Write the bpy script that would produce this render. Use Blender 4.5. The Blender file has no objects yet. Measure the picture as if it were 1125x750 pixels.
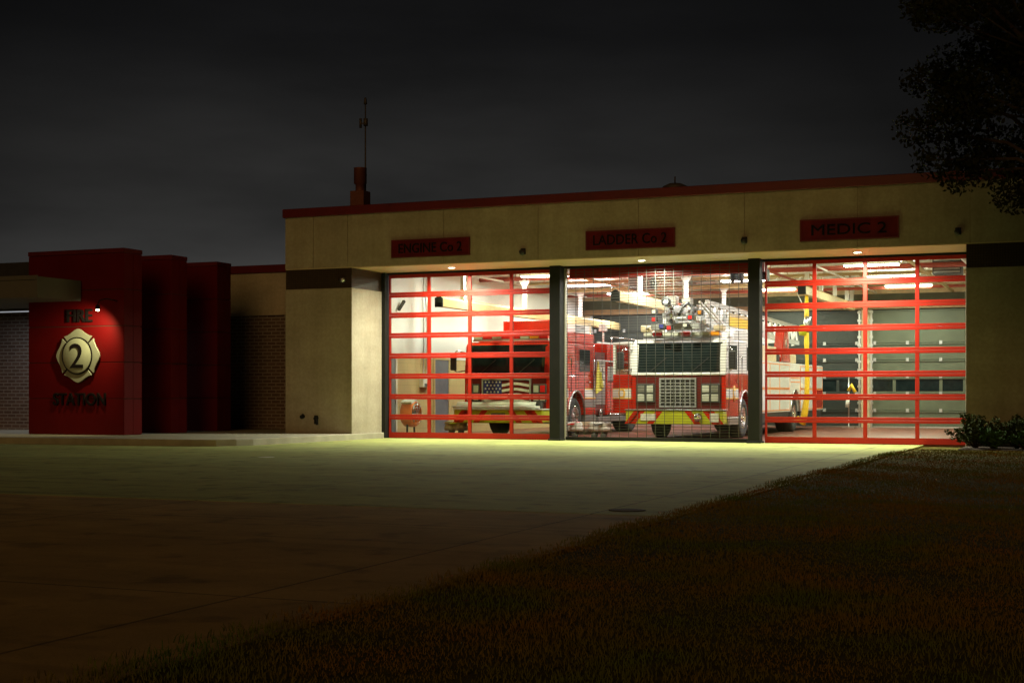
import bpy, bmesh, math, random
import numpy as np
from mathutils import Vector, Matrix
random.seed(7); rng = np.random.default_rng(7)
R = math.radians
scene = bpy.context.scene
col = scene.collection

# ------------------------------------------------------------------ mesh builder
class MB:
    def __init__(s):
        s.v = []; s.f = []; s.mi = []; s.cur = 0; s.sm = []; s.smooth = False
    def m(s, i): s.cur = i; return s
    def add(s, vs, fs):
        b = len(s.v); s.v.extend([tuple(p) for p in vs])
        for f in fs:
            s.f.append(tuple(b + i for i in f)); s.mi.append(s.cur); s.sm.append(s.smooth)
        return s
    def box(s, x0, x1, y0, y1, z0, z1, mat=None):
        vs = [(x0,y0,z0),(x1,y0,z0),(x1,y1,z0),(x0,y1,z0),(x0,y0,z1),(x1,y0,z1),(x1,y1,z1),(x0,y1,z1)]
        if mat is not None: vs = [mat @ Vector(p) for p in vs]
        return s.add(vs, [(0,3,2,1),(4,5,6,7),(0,1,5,4),(1,2,6,5),(2,3,7,6),(3,0,4,7)])
    def bar(s, p, q, w, h=None):
        p = Vector(p); q = Vector(q); h = h or w; d = q - p
        rot = d.to_track_quat('Y', 'Z').to_matrix().to_4x4(); M = Matrix.Translation(p) @ rot
        return s.box(-w/2, w/2, 0, d.length, -h/2, h/2, M)
    def cyl(s, p, q, r0, r1=None, n=12, caps=True):
        p = Vector(p); q = Vector(q); r1 = r0 if r1 is None else r1
        M = (q - p).to_track_quat('Z', 'Y').to_matrix()
        a = [p + M @ Vector((math.cos(2*math.pi*i/n)*r0, math.sin(2*math.pi*i/n)*r0, 0)) for i in range(n)]
        b = [q + M @ Vector((math.cos(2*math.pi*i/n)*r1, math.sin(2*math.pi*i/n)*r1, 0)) for i in range(n)]
        sm = s.smooth; s.smooth = True
        s.add(a + b, [(i, (i+1) % n, n + (i+1) % n, n + i) for i in range(n)])
        s.smooth = sm
        if caps: s.add(a + b, [tuple(range(n-1, -1, -1)), tuple(range(n, 2*n))])
        return s
    def tube(s, pts, r, n=8):
        pts = [Vector(p) for p in pts]; rings = []
        for i, p in enumerate(pts):
            d = (pts[min(i+1, len(pts)-1)] - pts[max(i-1, 0)])
            M = d.to_track_quat('Z', 'Y').to_matrix()
            rr = r[i] if isinstance(r, (list, tuple)) else r
            rings += [p + M @ Vector((math.cos(2*math.pi*k/n)*rr, math.sin(2*math.pi*k/n)*rr, 0)) for k in range(n)]
        sm = s.smooth; s.smooth = True
        L = len(pts)
        s.add(rings, [(i*n+k, i*n+(k+1) % n, (i+1)*n+(k+1) % n, (i+1)*n+k) for i in range(L-1) for k in range(n)])
        s.smooth = sm
        s.add(rings, [tuple(range(n-1, -1, -1)), tuple(range((L-1)*n, L*n))])
        return s
    def prism(s, poly, axis, a, b):
        """polygon extruded along axis; poly gives the two other coordinates in order"""
        def P(u, v, w): return (w,u,v) if axis == 'x' else ((u,w,v) if axis == 'y' else (u,v,w))
        n = len(poly)
        vs = [P(u, v, a) for u, v in poly] + [P(u, v, b) for u, v in poly]
        return s.add(vs, [tuple(range(n)), tuple(range(2*n-1, n-1, -1))] + [(i, n+i, n+(i+1) % n, (i+1) % n) for i in range(n)])
    def lathe(s, prof, c=(0,0,0), axis='z', n=16):
        c = Vector(c); vs = []
        for k in range(n):
            a = 2*math.pi*k/n
            for r, h in prof:
                p = (r*math.cos(a), r*math.sin(a), h)
                if axis == 'x': p = (p[2], p[0], p[1])
                if axis == 'y': p = (p[0], p[2], p[1])
                vs.append(c + Vector(p))
        L = len(prof); sm = s.smooth; s.smooth = True
        s.add(vs, [(k*L+i, ((k+1) % n)*L+i, ((k+1) % n)*L+i+1, k*L+i+1) for k in range(n) for i in range(L-1)])
        s.smooth = sm
        return s
    def blob(s, c, rx, ry, rz, n=10, jit=0.0):
        prof = [(math.sin(math.pi*i/6), -math.cos(math.pi*i/6)) for i in range(7)]
        b = len(s.v); s.lathe(prof, (0,0,0), 'z', n)
        for i in range(b, len(s.v)):
            x, y, z = s.v[i]; j = 1 + random.uniform(-jit, jit)
            s.v[i] = (c[0]+x*rx*j, c[1]+y*ry*j, c[2]+z*rz*j)
        return s
    def build(s, name, mats, parent=None, bevel=0.0, label=None, seg=1):
        me = bpy.data.meshes.new(name)
        me.from_pydata(s.v, [], s.f)
        if not isinstance(mats, (list, tuple)): mats = [mats]
        for m in mats: me.materials.append(m)
        me.polygons.foreach_set('material_index', s.mi)
        me.polygons.foreach_set('use_smooth', s.sm)
        bm = bmesh.new(); bm.from_mesh(me)
        bmesh.ops.remove_doubles(bm, verts=bm.verts, dist=1e-5)
        big = [f for f in bm.faces if len(f.verts) > 4]
        if big: bmesh.ops.triangulate(bm, faces=big)
        bmesh.ops.recalc_face_normals(bm, faces=bm.faces)
        bm.to_mesh(me); bm.free(); me.update()
        o = bpy.data.objects.new(name, me); col.objects.link(o)
        if parent: o.parent = parent
        if bevel:
            b = o.modifiers.new('bevel', 'BEVEL'); b.width = bevel; b.segments = seg; b.limit_method = 'ANGLE'; b.angle_limit = R(40)
        if label: o['label'] = label
        return o

def thing(name, label, cat, loc=(0,0,0), rz=0, group=None):
    o = bpy.data.objects.new(name, None); col.objects.link(o)
    o.location = loc; o.rotation_euler = (0,0,rz); o['label'] = label; o['category'] = cat
    o.empty_display_size = .2
    if group: o['group'] = group
    return o
def tag(o, label, cat, group=None, kind=None):
    o['label'] = label; o['category'] = cat
    if group: o['group'] = group
    if kind: o['kind'] = kind
    return o
def struct(o, kind='structure', label=None, cat=None):
    o['kind'] = kind
    if label: o['label'] = label
    if cat: o['category'] = cat
    return o
def copy_tree(o, parent=None):
    c = o.copy(); col.objects.link(c)
    if parent: c.parent = parent
    for ch in list(o.children): copy_tree(ch, c)
    return c
def text_mesh(name, body, w, h, depth, mat, parent, loc, face='-y', bold=0.0, font_shear=0):
    """lettering as a real, thick mesh, centred on loc, w x h metres"""
    cu = bpy.data.curves.new(name, 'FONT'); cu.body = body; cu.extrude = .5; cu.offset = bold; cu.resolution_u = 4
    cu.align_x = 'CENTER'; cu.align_y = 'CENTER'; cu.shear = font_shear
    t = bpy.data.objects.new(name, cu); col.objects.link(t)
    dg = bpy.context.evaluated_depsgraph_get(); dg.update()
    me = bpy.data.meshes.new_from_object(t.evaluated_get(dg))
    bpy.data.objects.remove(t); bpy.data.curves.remove(cu)
    n = len(me.vertices); co = np.empty(n*3, dtype=np.float32); me.vertices.foreach_get('co', co); co = co.reshape(n, 3)
    lo, hi = co.min(0), co.max(0); co = (co - (lo+hi)/2) / (hi-lo)
    x, z, y = co[:,0]*w, co[:,1]*h, -co[:,2]*depth
    if face == '-y': out = np.stack([x, y, z], 1)
    elif face == '+x': out = np.stack([-y, x, z], 1)
    me.vertices.foreach_set('co', out.astype(np.float32).ravel())
    me.materials.clear(); me.materials.append(mat); me.update()
    bm = bmesh.new(); bm.from_mesh(me); bmesh.ops.recalc_face_normals(bm, faces=bm.faces); bm.to_mesh(me); bm.free()
    o = bpy.data.objects.new(name, me); col.objects.link(o); o.location = loc
    if parent: o.parent = parent
    return o

# ------------------------------------------------------------------ materials
def mat(name, c, rough=.6, metal=0.0, var=.12, scale=6.0, bump=0.0, bscale=60.0, coat=0.0, c2=None, spec=.5, emit=None, estr=0):
    m = bpy.data.materials.new(name); m.use_nodes = True
    nt = m.node_tree; b = nt.nodes['Principled BSDF']; L = nt.links.new
    tc = nt.nodes.new('ShaderNodeTexCoord')
    nz = nt.nodes.new('ShaderNodeTexNoise'); nz.inputs['Scale'].default_value = scale; nz.inputs['Detail'].default_value = 6
    L(tc.outputs['Object'], nz.inputs['Vector'])
    rp = nt.nodes.new('ShaderNodeValToRGB')
    lo = c2 or tuple(max(0, x*(1-var)) for x in c); hi = c if c2 else tuple(min(1, x*(1+var)) for x in c)
    rp.color_ramp.elements[0].color = (*lo, 1); rp.color_ramp.elements[1].color = (*hi, 1)
    rp.color_ramp.elements[0].position = .32; rp.color_ramp.elements[1].position = .68
    L(nz.outputs['Fac'], rp.inputs['Fac']); L(rp.outputs['Color'], b.inputs['Base Color'])
    b.inputs['Roughness'].default_value = rough; b.inputs['Metallic'].default_value = metal
    b.inputs['Coat Weight'].default_value = coat; b.inputs['Specular IOR Level'].default_value = spec
    if emit: b.inputs['Emission Color'].default_value = (*emit, 1); b.inputs['Emission Strength'].default_value = estr
    if bump:
        n2 = nt.nodes.new('ShaderNodeTexNoise'); n2.inputs['Scale'].default_value = bscale; n2.inputs['Detail'].default_value = 4
        L(tc.outputs['Object'], n2.inputs['Vector'])
        bp = nt.nodes.new('ShaderNodeBump'); bp.inputs['Strength'].default_value = bump; bp.inputs['Distance'].default_value = .01
        L(n2.outputs['Fac'], bp.inputs['Height']); L(bp.outputs['Normal'], b.inputs['Normal'])
    return m

def brick_mat(name, c1, c2, mortar, bw, bh, ms, plane='xz', offset=.5, rough=.85, bump=.4, stain=.25, spots=0):
    m = bpy.data.materials.new(name); m.use_nodes = True
    nt = m.node_tree; b = nt.nodes['Principled BSDF']; L = nt.links.new
    tc = nt.nodes.new('ShaderNodeTexCoord'); sp = nt.nodes.new('ShaderNodeSeparateXYZ'); cb = nt.nodes.new('ShaderNodeCombineXYZ')
    L(tc.outputs['Object'], sp.inputs[0])
    if plane == 'xz':
        ad = nt.nodes.new('ShaderNodeMath'); ad.operation = 'ADD'; L(sp.outputs['X'], ad.inputs[0]); L(sp.outputs['Y'], ad.inputs[1])
        L(ad.outputs[0], cb.inputs[0]); L(sp.outputs['Z'], cb.inputs[1])
    else:
        L(sp.outputs['X'], cb.inputs[0]); L(sp.outputs['Y'], cb.inputs[1])
    br = nt.nodes.new('ShaderNodeTexBrick'); br.offset = offset
    br.inputs['Scale'].default_value = 1; br.inputs['Brick Width'].default_value = bw; br.inputs['Row Height'].default_value = bh
    br.inputs['Mortar Size'].default_value = ms; br.inputs['Mortar Smooth'].default_value = .1
    br.inputs['Color1'].default_value = (*c1, 1); br.inputs['Color2'].default_value = (*c2, 1); br.inputs['Mortar'].default_value = (*mortar, 1)
    L(cb.outputs[0], br.inputs['Vector'])
    nz = nt.nodes.new('ShaderNodeTexNoise'); nz.inputs['Scale'].default_value = .9; nz.inputs['Detail'].default_value = 8; nz.inputs['Roughness'].default_value = .65
    L(tc.outputs['Object'], nz.inputs['Vector'])
    rp = nt.nodes.new('ShaderNodeValToRGB'); rp.color_ramp.elements[0].position = .3; rp.color_ramp.elements[1].position = .7
    rp.color_ramp.elements[0].color = (1-stain, 1-stain, 1-stain, 1); rp.color_ramp.elements[1].color = (1, 1, 1, 1)
    L(nz.outputs['Fac'], rp.inputs['Fac'])
    mx = nt.nodes.new('ShaderNodeMix'); mx.data_type = 'RGBA'; mx.blend_type = 'MULTIPLY'; mx.inputs['Factor'].default_value = 1
    L(br.outputs['Color'], mx.inputs['A']); L(rp.outputs['Color'], mx.inputs['B']); src = mx.outputs['Result']
    if spots:      # oil drips, long scuffs and fine aggregate
        for sc3, sc, p0, p1, lo in (((1,1,1),2.3,.56,.66,1-spots),((.18,2.2,1),1.6,.52,.66,1-spots*.7),((1,1,1),85,.42,.62,1-spots*.5)):
            mp = nt.nodes.new('ShaderNodeMapping'); mp.inputs['Scale'].default_value = sc3; L(tc.outputs['Object'], mp.inputs[0])
            q = nt.nodes.new('ShaderNodeTexNoise'); q.inputs['Scale'].default_value = sc; q.inputs['Detail'].default_value = 7; L(mp.outputs[0], q.inputs['Vector'])
            r2 = nt.nodes.new('ShaderNodeValToRGB'); r2.color_ramp.elements[0].position = p0; r2.color_ramp.elements[1].position = p1
            r2.color_ramp.elements[0].color = (1,1,1,1); r2.color_ramp.elements[1].color = (lo,lo,lo,1); L(q.outputs['Fac'], r2.inputs['Fac'])
            m3 = nt.nodes.new('ShaderNodeMix'); m3.data_type = 'RGBA'; m3.blend_type = 'MULTIPLY'; m3.inputs['Factor'].default_value = 1
            L(src, m3.inputs['A']); L(r2.outputs['Color'], m3.inputs['B']); src = m3.outputs['Result']
    L(src, b.inputs['Base Color'])
    b.inputs['Roughness'].default_value = rough; b.inputs['Specular IOR Level'].default_value = .2
    iv = nt.nodes.new('ShaderNodeMath'); iv.operation = 'SUBTRACT'; iv.inputs[0].default_value = 1; L(br.outputs['Fac'], iv.inputs[1])
    n3 = nt.nodes.new('ShaderNodeTexNoise'); n3.inputs['Scale'].default_value = 40; L(tc.outputs['Object'], n3.inputs['Vector'])
    ma = nt.nodes.new('ShaderNodeMath'); ma.operation = 'MULTIPLY_ADD'; ma.inputs[1].default_value = .3
    L(n3.outputs['Fac'], ma.inputs[0]); L(iv.outputs[0], ma.inputs[2])
    bp = nt.nodes.new('ShaderNodeBump'); bp.inputs['Strength'].default_value = bump; bp.inputs['Distance'].default_value = .01
    L(ma.outputs[0], bp.inputs['Height']); L(bp.outputs['Normal'], b.inputs['Normal'])
    return m

def glass_mat(name, tint=(1,1,1), refl=1.0):
    m = bpy.data.materials.new(name); m.use_nodes = True; nt = m.node_tree; nt.nodes.clear(); L = nt.links.new
    out = nt.nodes.new('ShaderNodeOutputMaterial'); tr = nt.nodes.new('ShaderNodeBsdfTransparent'); gl = nt.nodes.new('ShaderNodeBsdfGlossy')
    tr.inputs['Color'].default_value = (*tint, 1); gl.inputs['Roughness'].default_value = .02
    fr = nt.nodes.new('ShaderNodeFresnel'); fr.inputs['IOR'].default_value = 1.5
    mu = nt.nodes.new('ShaderNodeMath'); mu.operation = 'MULTIPLY'; mu.inputs[1].default_value = refl; L(fr.outputs[0], mu.inputs[0])
    mx = nt.nodes.new('ShaderNodeMixShader'); L(mu.outputs[0], mx.inputs[0]); L(tr.outputs[0], mx.inputs[1]); L(gl.outputs[0], mx.inputs[2]); L(mx.outputs[0], out.inputs[0])
    return m
def emis(name, c, s):
    m = bpy.data.materials.new(name); m.use_nodes = True; b = m.node_tree.nodes['Principled BSDF']
    b.inputs['Base Color'].default_value = (.8,.8,.8,1); b.inputs['Emission Color'].default_value = (*c, 1); b.inputs['Emission Strength'].default_value = s
    return m

def stucco_mat(name, c):
    """render coat with trowel mottling, rain streaks and faint dirt"""
    m = mat(name, c, .92, var=.09, scale=1.4, bump=.6, bscale=55, spec=.15); nt = m.node_tree; L = nt.links.new
    b = nt.nodes['Principled BSDF']; src = b.inputs['Base Color'].links[0].from_socket
    tc = nt.nodes.new('ShaderNodeTexCoord')
    def layer(scale3, sc, lo, p0, p1, src):
        mp = nt.nodes.new('ShaderNodeMapping'); mp.inputs['Scale'].default_value = scale3; L(tc.outputs['Object'], mp.inputs[0])
        nz = nt.nodes.new('ShaderNodeTexNoise'); nz.inputs['Scale'].default_value = sc; nz.inputs['Detail'].default_value = 7; nz.inputs['Roughness'].default_value = .6; L(mp.outputs[0], nz.inputs['Vector'])
        rp = nt.nodes.new('ShaderNodeValToRGB'); e = rp.color_ramp.elements; e[0].position = p0; e[1].position = p1; e[0].color = (*lo,1); e[1].color = (1,1,1,1); L(nz.outputs['Fac'], rp.inputs['Fac'])
        mx = nt.nodes.new('ShaderNodeMix'); mx.data_type = 'RGBA'; mx.blend_type = 'MULTIPLY'; mx.inputs['Factor'].default_value = 1; L(src, mx.inputs['A']); L(rp.outputs[0], mx.inputs['B'])
        return mx.outputs['Result']
    src = layer((2.2,2.2,.16), 1.0, (.86,.85,.82), .34, .60, src)
    src = layer((.35,.35,2.4), 1.2, (.92,.915,.90), .38, .60, src)
    src = layer((1,1,1), 14, (.88,.88,.87), .40, .62, src)
    L(src, b.inputs['Base Color']); return m

M = {}
M['stucco'] = stucco_mat('stucco', (.43,.385,.295))
M['stucco_wing'] = stucco_mat('stucco_wing', (.52,.46,.34))
M['soffit'] = mat('soffit', (.52,.42,.27), .55, var=.05, scale=2)
M['seam'] = mat('seam', (.33,.28,.20), .95)
M['joint'] = mat('joint', (.05,.042,.03), 1, spec=.05)
M['red_metal'] = mat('red_metal', (.12,.005,.007), .45, var=.12, scale=2.5)
M['fin_red'] = mat('fin_red', (.115,.002,.0025), .5, var=.10, scale=1.4, spec=.2)
M['band'] = brick_mat('band_tile', (.065,.040,.022), (.05,.032,.018), (.03,.02,.012), .055, .055, .006, offset=0, rough=.5)
M['brick'] = brick_mat('brown_brick', (.19,.125,.095), (.14,.09,.07), (.32,.28,.24), .29, .098, .014)
M['apron'] = brick_mat('apron_concrete', (.47,.515,.175), (.445,.485,.16), (.22,.22,.09), 4.6, 4.4, .016, 'xy', 0, .85, .4, .35, spots=.35)  # olive cast of the bay lighting is painted into the concrete colour
M['drive'] = brick_mat('drive_concrete', (.50,.345,.11), (.47,.325,.10), (.22,.15,.05), 4.6, 4.4, .014, 'xy', 0, .9, .5, .4, spots=.3)  # same concrete, browner: the orange night light is put into its colour
M['walk'] = mat('walk_concrete', (.36,.34,.25), .85, var=.14, scale=2.5, bump=.4, bscale=50)
M['soil'] = mat('soil', (.085,.075,.018), 1, spec=.05, var=.35, scale=5, bump=.8, bscale=30)
M['blade'] = mat('grass_blade', (.10,.155,.018), 1, scale=.9, c2=(.25,.13,.02), spec=.06)
M['red_door'] = mat('red_door_paint', (.33,.013,.004), .5, var=.08, scale=3, spec=.3)
M['glass'] = glass_mat('window_glass', (.945,.985,.88), .8)
M['dark_steel'] = mat('dark_steel', (.014,.014,.012), .65, spec=.15, var=.1)
M['guide'] = mat('galvanised_guide', (.42,.40,.32), .45, .5, var=.1)
M['grille'] = mat('grille_rod', (.10,.10,.09), .4, .8)
M['white_wall'] = mat('white_wall', (.78,.79,.82), .6, var=.02, scale=2)
M['tan_wall'] = brick_mat('tan_block', (.60,.47,.25), (.58,.45,.24), (.50,.39,.21), .4, .2, .008, rough=.6, bump=.2, stain=.08)
M['floor_red'] = mat('floor_red', (.17,.06,.04), .4, var=.25, scale=1.2, spec=.4)
M['ceiling'] = mat('ceiling_deck', (.60,.56,.46), .7, var=.06, scale=2)
M['joist'] = mat('joist_paint', (.84,.84,.80), .5, var=.05)
M['pipe'] = mat('pipe_tan', (.55,.42,.20), .5, var=.1)
M['pipe_red'] = mat('pipe_red', (.40,.07,.04), .5, var=.1)
M['rear_door'] = mat('rear_door', (.085,.095,.060), .55, var=.12, scale=2)
M['rear_door_dark'] = mat('rear_door_dark', (.024,.028,.024), .5, var=.12, scale=2)
M['brown'] = mat('brown_beam', (.26,.15,.07), .6, var=.12)
M['steel'] = mat('steel', (.62,.62,.62), .28, 1.0, var=.05)
M['chrome'] = mat('chrome', (.72,.72,.73), .14, 1.0, var=.03)
M['bright'] = mat('bright_trim', (.52,.52,.51), .25, .5, var=.04)
M['bezel'] = mat('lamp_bezel', (.10,.10,.10), .3, .5)
M['grey_door'] = mat('grey_door', (.15,.16,.21), .5, var=.08)
M['truck_red'] = mat('truck_red', (.50,.020,.006), .22, var=.05, coat=.5)
M['truck_white'] = mat('truck_white', (.82,.82,.80), .25, var=.03, coat=.5)
M['truck_dark'] = mat('truck_dark_red', (.11,.006,.005), .4, var=.08, coat=.2)
M['orange_trim'] = mat('orange_trim', (.75,.22,.04), .4)
M['gold'] = mat('gold_leaf', (.80,.48,.08), .35, var=.1)
M['black'] = mat('black_plastic', (.022,.022,.024), .5)
M['rubber'] = mat('rubber', (.028,.028,.028), .8, var=.2, bump=.3)
M['cabglass'] = mat('cab_glass', (.010,.016,.016), .08, var=.3, spec=.28)
M['lens'] = mat('headlamp_lens', (.50,.50,.42), .1, var=.05, coat=1)
M['red_lens'] = mat('red_lens', (.60,.02,.02), .15, coat=1)
M['amber'] = mat('amber_lens', (.8,.30,.02), .2, coat=.5)
M['blue'] = mat('flag_blue', (.020,.025,.16), .4)
M['lime'] = mat('lime_chevron', (.44,.45,.02), .4, var=.05)
M['yellow'] = mat('yellow_paint', (.80,.52,.03), .45, var=.06)
M['plate'] = mat('tread_plate', (.40,.40,.38), .35, .8, var=.15, scale=30, bump=.5, bscale=45)
M['bin'] = mat('beige_box', (.58,.47,.30), .6, var=.12)
M['cloth_y'] = mat('yellow_cloth', (.66,.62,.10), .85, var=.15, scale=8)
M['gear'] = mat('turnout_tan', (.45,.36,.20), .95, var=.3, scale=14, bump=.6)
M['gear_dark'] = mat('turnout_dark', (.11,.11,.11), .95, var=.3, scale=14)
M['gear_white'] = mat('pale_gear', (.62,.60,.55), .9, var=.2, scale=14, bump=.5)
M['orange'] = mat('orange_plastic', (.85,.20,.015), .4, var=.06)
M['letters'] = mat('sign_letters', (.012,.009,.009), .8, var=.1, spec=.08)
M['sign_red'] = mat('sign_red', (.125,.006,.008), .6, var=.25, scale=3, spec=.2)
M['emblem'] = mat('emblem_plate', (.36,.39,.28), .45, .1, var=.1, scale=5)
M['emblem_face'] = mat('emblem_face', (.42,.46,.32), .5, .05, var=.06, scale=5)
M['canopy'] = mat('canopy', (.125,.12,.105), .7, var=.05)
M['dark_roof'] = mat('dark_roof', (.03,.03,.032), .8)
M['mast'] = mat('mast_metal', (.10,.085,.075), .6, .4)
M['vent'] = mat('vent_red_lit', (.20,.07,.045), .6, .3)  # red light falling on the flue is put into the metal's colour
M['bark'] = mat('bark', (.07,.05,.035), .95, var=.3, scale=8, bump=.8, bscale=20)
M['leaf'] = mat('leaf', (.030,.033,.009), .8, scale=3, c2=(.018,.022,.006), spec=.15)
M['bush'] = mat('bush_leaf', (.060,.080,.020), .8, scale=3, c2=(.035,.050,.012), spec=.12)
M['bush_b'] = mat('low_leaf', (.05,.11,.022), .8, scale=3, c2=(.03,.07,.014), spec=.12)
M['paper'] = mat('paper', (.86,.85,.80), .8)
M['paper'].node_tree.nodes['Principled BSDF'].inputs['Subsurface Weight'].default_value = .0
_nt = M['paper'].node_tree; _t = _nt.nodes.new('ShaderNodeBsdfTranslucent'); _t.inputs['Color'].default_value = (.9,.88,.82,1); _x = _nt.nodes.new('ShaderNodeMixShader'); _x.inputs[0].default_value = .25
_nt.links.new(_nt.nodes['Principled BSDF'].outputs[0], _x.inputs[1]); _nt.links.new(_t.outputs[0], _x.inputs[2]); _nt.links.new(_x.outputs[0], _nt.nodes['Material Output'].inputs[0])
M['mulch'] = mat('mulch', (.05,.032,.02), 1, var=.4, scale=12, bump=1, bscale=30)
M['lamp_in'] = emis('tube_lamp', (1,.97,.90), 26)
M['lamp_down'] = emis('downlight_lamp', (1,.93,.70), 26)
M['lamp_spot'] = emis('spot_lamp', (1,.85,.45), 30)
M['lamp_canopy'] = emis('canopy_lamp', (.85,.9,1), .30)

# ------------------------------------------------------------------ the ground
g = MB(); g.box(-400,400,-300,500,-.5,-.04); struct(g.build('terrain', M['soil']))
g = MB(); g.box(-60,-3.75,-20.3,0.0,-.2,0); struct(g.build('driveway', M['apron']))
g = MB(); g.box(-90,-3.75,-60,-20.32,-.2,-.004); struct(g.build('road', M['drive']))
# lawn: gently uneven sheet
def lawn_h(x, y): return .025 + .012*math.sin(x*1.3+y*.4) + .010*math.sin(y*.9-x*.5)
g = MB(); nx, ny = 34, 120; xs = [-3.73 + 14*(i/nx)**1.3 for i in range(nx+1)]; ys = [-62+58.6*j/ny for j in range(ny+1)]
g.add([(x, y, lawn_h(x,y) if i else -.03) for j, y in enumerate(ys) for i, x in enumerate(xs)],
      [(j*(nx+1)+i, j*(nx+1)+i+1, (j+1)*(nx+1)+i+1, (j+1)*(nx+1)+i) for j in range(ny) for i in range(nx)])
struct(g.build('lawn', M['soil']))
def grass():
    P = []; 
    def patch(x0, x1, y0, y1, dens, hmin, hmax, w):
        n = int((x1-x0)*(y1-y0)*dens)
        x = rng.uniform(x0, x1, n); y = rng.uniform(y0, y1, n)
        keep = (np.sin(x*2.1+np.sin(y*1.7)*1.5)+np.sin(y*2.6+x)) > rng.uniform(-3.2, -.6, n)
        x, y = x[keep], y[keep]; n = len(x)
        h = rng.uniform(hmin, hmax, n)*(1+.25*np.sin(x*3+y*2)); a = rng.uniform(0, 2*np.pi, n); la = rng.uniform(0, 2*np.pi, n); ln = rng.uniform(.1,.75,n)*h
        z = .02+.012*np.sin(x*1.3+y*.4)+.010*np.sin(y*.9-x*.5)
        ca, sa = np.cos(a)*w/2, np.sin(a)*w/2
        lx, ly = np.cos(la)*ln, np.sin(la)*ln
        v = np.empty((n,5,3), dtype=np.float32)
        v[:,0] = np.stack([x-ca,y-sa,z],1); v[:,1] = np.stack([x+ca,y+sa,z],1)
        v[:,2] = np.stack([x+ca*.7+lx*.35,y+sa*.7+ly*.35,z+h*.6],1); v[:,3] = np.stack([x-ca*.7+lx*.35,y-sa*.7+ly*.35,z+h*.6],1)
        v[:,4] = np.stack([x+lx,y+ly,z+h],1); P.append(v)
    patch(-3.78, 1.6, -29.5, -24, 3000, .014, .034, .006)
    patch(-3.80, 1.6, -24, -18, 1800, .014, .034, .008)
    patch(-3.80, 1.6, -18, -10, 800, .014, .034, .011)
    patch(-3.80, 1.6, -10, -3.3, 480, .015, .032, .015)
    patch(-3.92, -3.66, -29.5, -4, 700, .018, .045, .007)
    patch(-3.4, 1.6, -29.5, -20, 9, .05, .08, .006)
    v = np.concatenate(P); n = len(v)
    me = bpy.data.meshes.new('grass'); me.vertices.add(n*5); me.vertices.foreach_set('co', v.ravel())
    idx = (np.arange(n)[:,None]*5 + np.array([0,1,2,3, 3,2,4])[None]).astype(np.int32).ravel()
    me.loops.add(n*7); me.loops.foreach_set('vertex_index', idx)
    st = (np.arange(n)[:,None]*7 + np.array([0,4])[None]).astype(np.int32).ravel()
    me.polygons.add(n*2); me.polygons.foreach_set('loop_start', st)
    me.materials.append(M['blade']); me.update(calc_edges=True); me.validate()
    o = bpy.data.objects.new('grass', me); col.objects.link(o); struct(o, 'stuff', 'short dark night grass covering the lawn beside the driveway', 'grass')
grass()
# raised walk with kerb in front of the red walls
kp = [(-27.6,-7.5),(-18.6,-7.0),(-18.15,-6.8),(-17.85,-6.45),(-17.7,-6.0),(-17.45,-1.9),(-17.42,-.2),(-19.3,-.2),(-19.3,1.4),(-36,1.4),(-36,-5.6),(-28.4,-5.6),(-27.95,-6.0)]
g = MB(); g.prism(kp, 'z', -.1, .15); struct(g.build('pavement', M['walk'], bevel=.02, seg=2))
g = MB(); g.box(-17.7,-2.55,.0,16.2,-.2,.012); struct(g.build('floor', M['floor_red']))
g = MB(); g.box(-2.72,4,-3.45,-1.8,-.1,.05); struct(g.build('planting_bed', M['mulch'], bevel=.03))

# ------------------------------------------------------------------ the station building
FS = thing('fire_station', 'long tan stucco fire station with red coping and three lit vehicle bays', 'building', (-10,0,0))
class PB(MB):
    """building parts are written in world metres and stored relative to the station's origin"""
    def part(s, name, mats, parent=None, bevel=0.0, label=None):
        s.v = [(x+10, y, z) for x, y, z in s.v]
        return s.build(name, mats, parent or FS, bevel, label)
# facade over the doors, in panels with recessed joints
seams = [-19.45,-18.62,-17.62,-14.95,-12.45,-9.95,-7.45,-4.95,-2.6,.2,3.4]
w = PB()
for a, b in zip(seams, seams[1:]):
    if a != -19.45 and a != -18.62: a += .006
    w.box(a+.003, b-.006, -1.8, -1.55, 4.37, 5.68)
w.m(1).box(-19.4, 3.35, -1.78, -1.56, 4.40, 5.66)
w.part('facade_wall', [M['stucco'], M['seam']])
w = PB(); w.box(-19.5,3.45,-1.87,-1.5,5.68,5.90); w.box(-19.5,-19.14,-1.5,16.6,5.68,5.90); w.part('coping', M['red_metal'], bevel=.012)
w = PB(); w.box(-19.45,-19.2,-1.55,16.5,4.0,5.68); w.box(-19.45,-19.2,1.9,16.5,0,4.0); w.part('side_wall', M['stucco'])
w = PB(); w.box(-19.44,3.4,-1.79,-.06,4.34,4.368)
w.part('soffit', M['soffit'])
w = PB(); w.box(-19.2,3.4,-1.55,16.5,5.53,5.62); w.part('roof', M['dark_roof'])
for x0, x1 in ((-19.45,-17.5),(-2.69,3.4)):
    w = PB(); w.box(x0,x1,-1.8,-.06,.0,3.84); w.part('pier', M['stucco'], bevel=.01)
    w = PB(); w.box(x0+.012,x1-.012,-1.788,-.06,3.84,4.34); w.part('tile_band', M['band'])
w = PB(); w.box(-17.5,-17.4,-.2,.06,.0,4.36); w.part('door_jamb', M['dark_steel'])
w = PB(); w.box(-17.5,-2.6,-.05,.18,4.29,4.36); w.box(-17.7,-2.55,.0,.22,4.36,5.52); w.part('door_header', [M['dark_steel']])
for x0, x1 in ((-12.71,-12.43),(-7.71,-7.43)):
    w = PB(); w.box(x0,x1,-.38,-.06,.0,4.34); w.box(x0-.03,x1+.03,-.41,-.03,.0,.05)
    w.part('steel_column', M['dark_steel'], bevel=.008)
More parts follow.
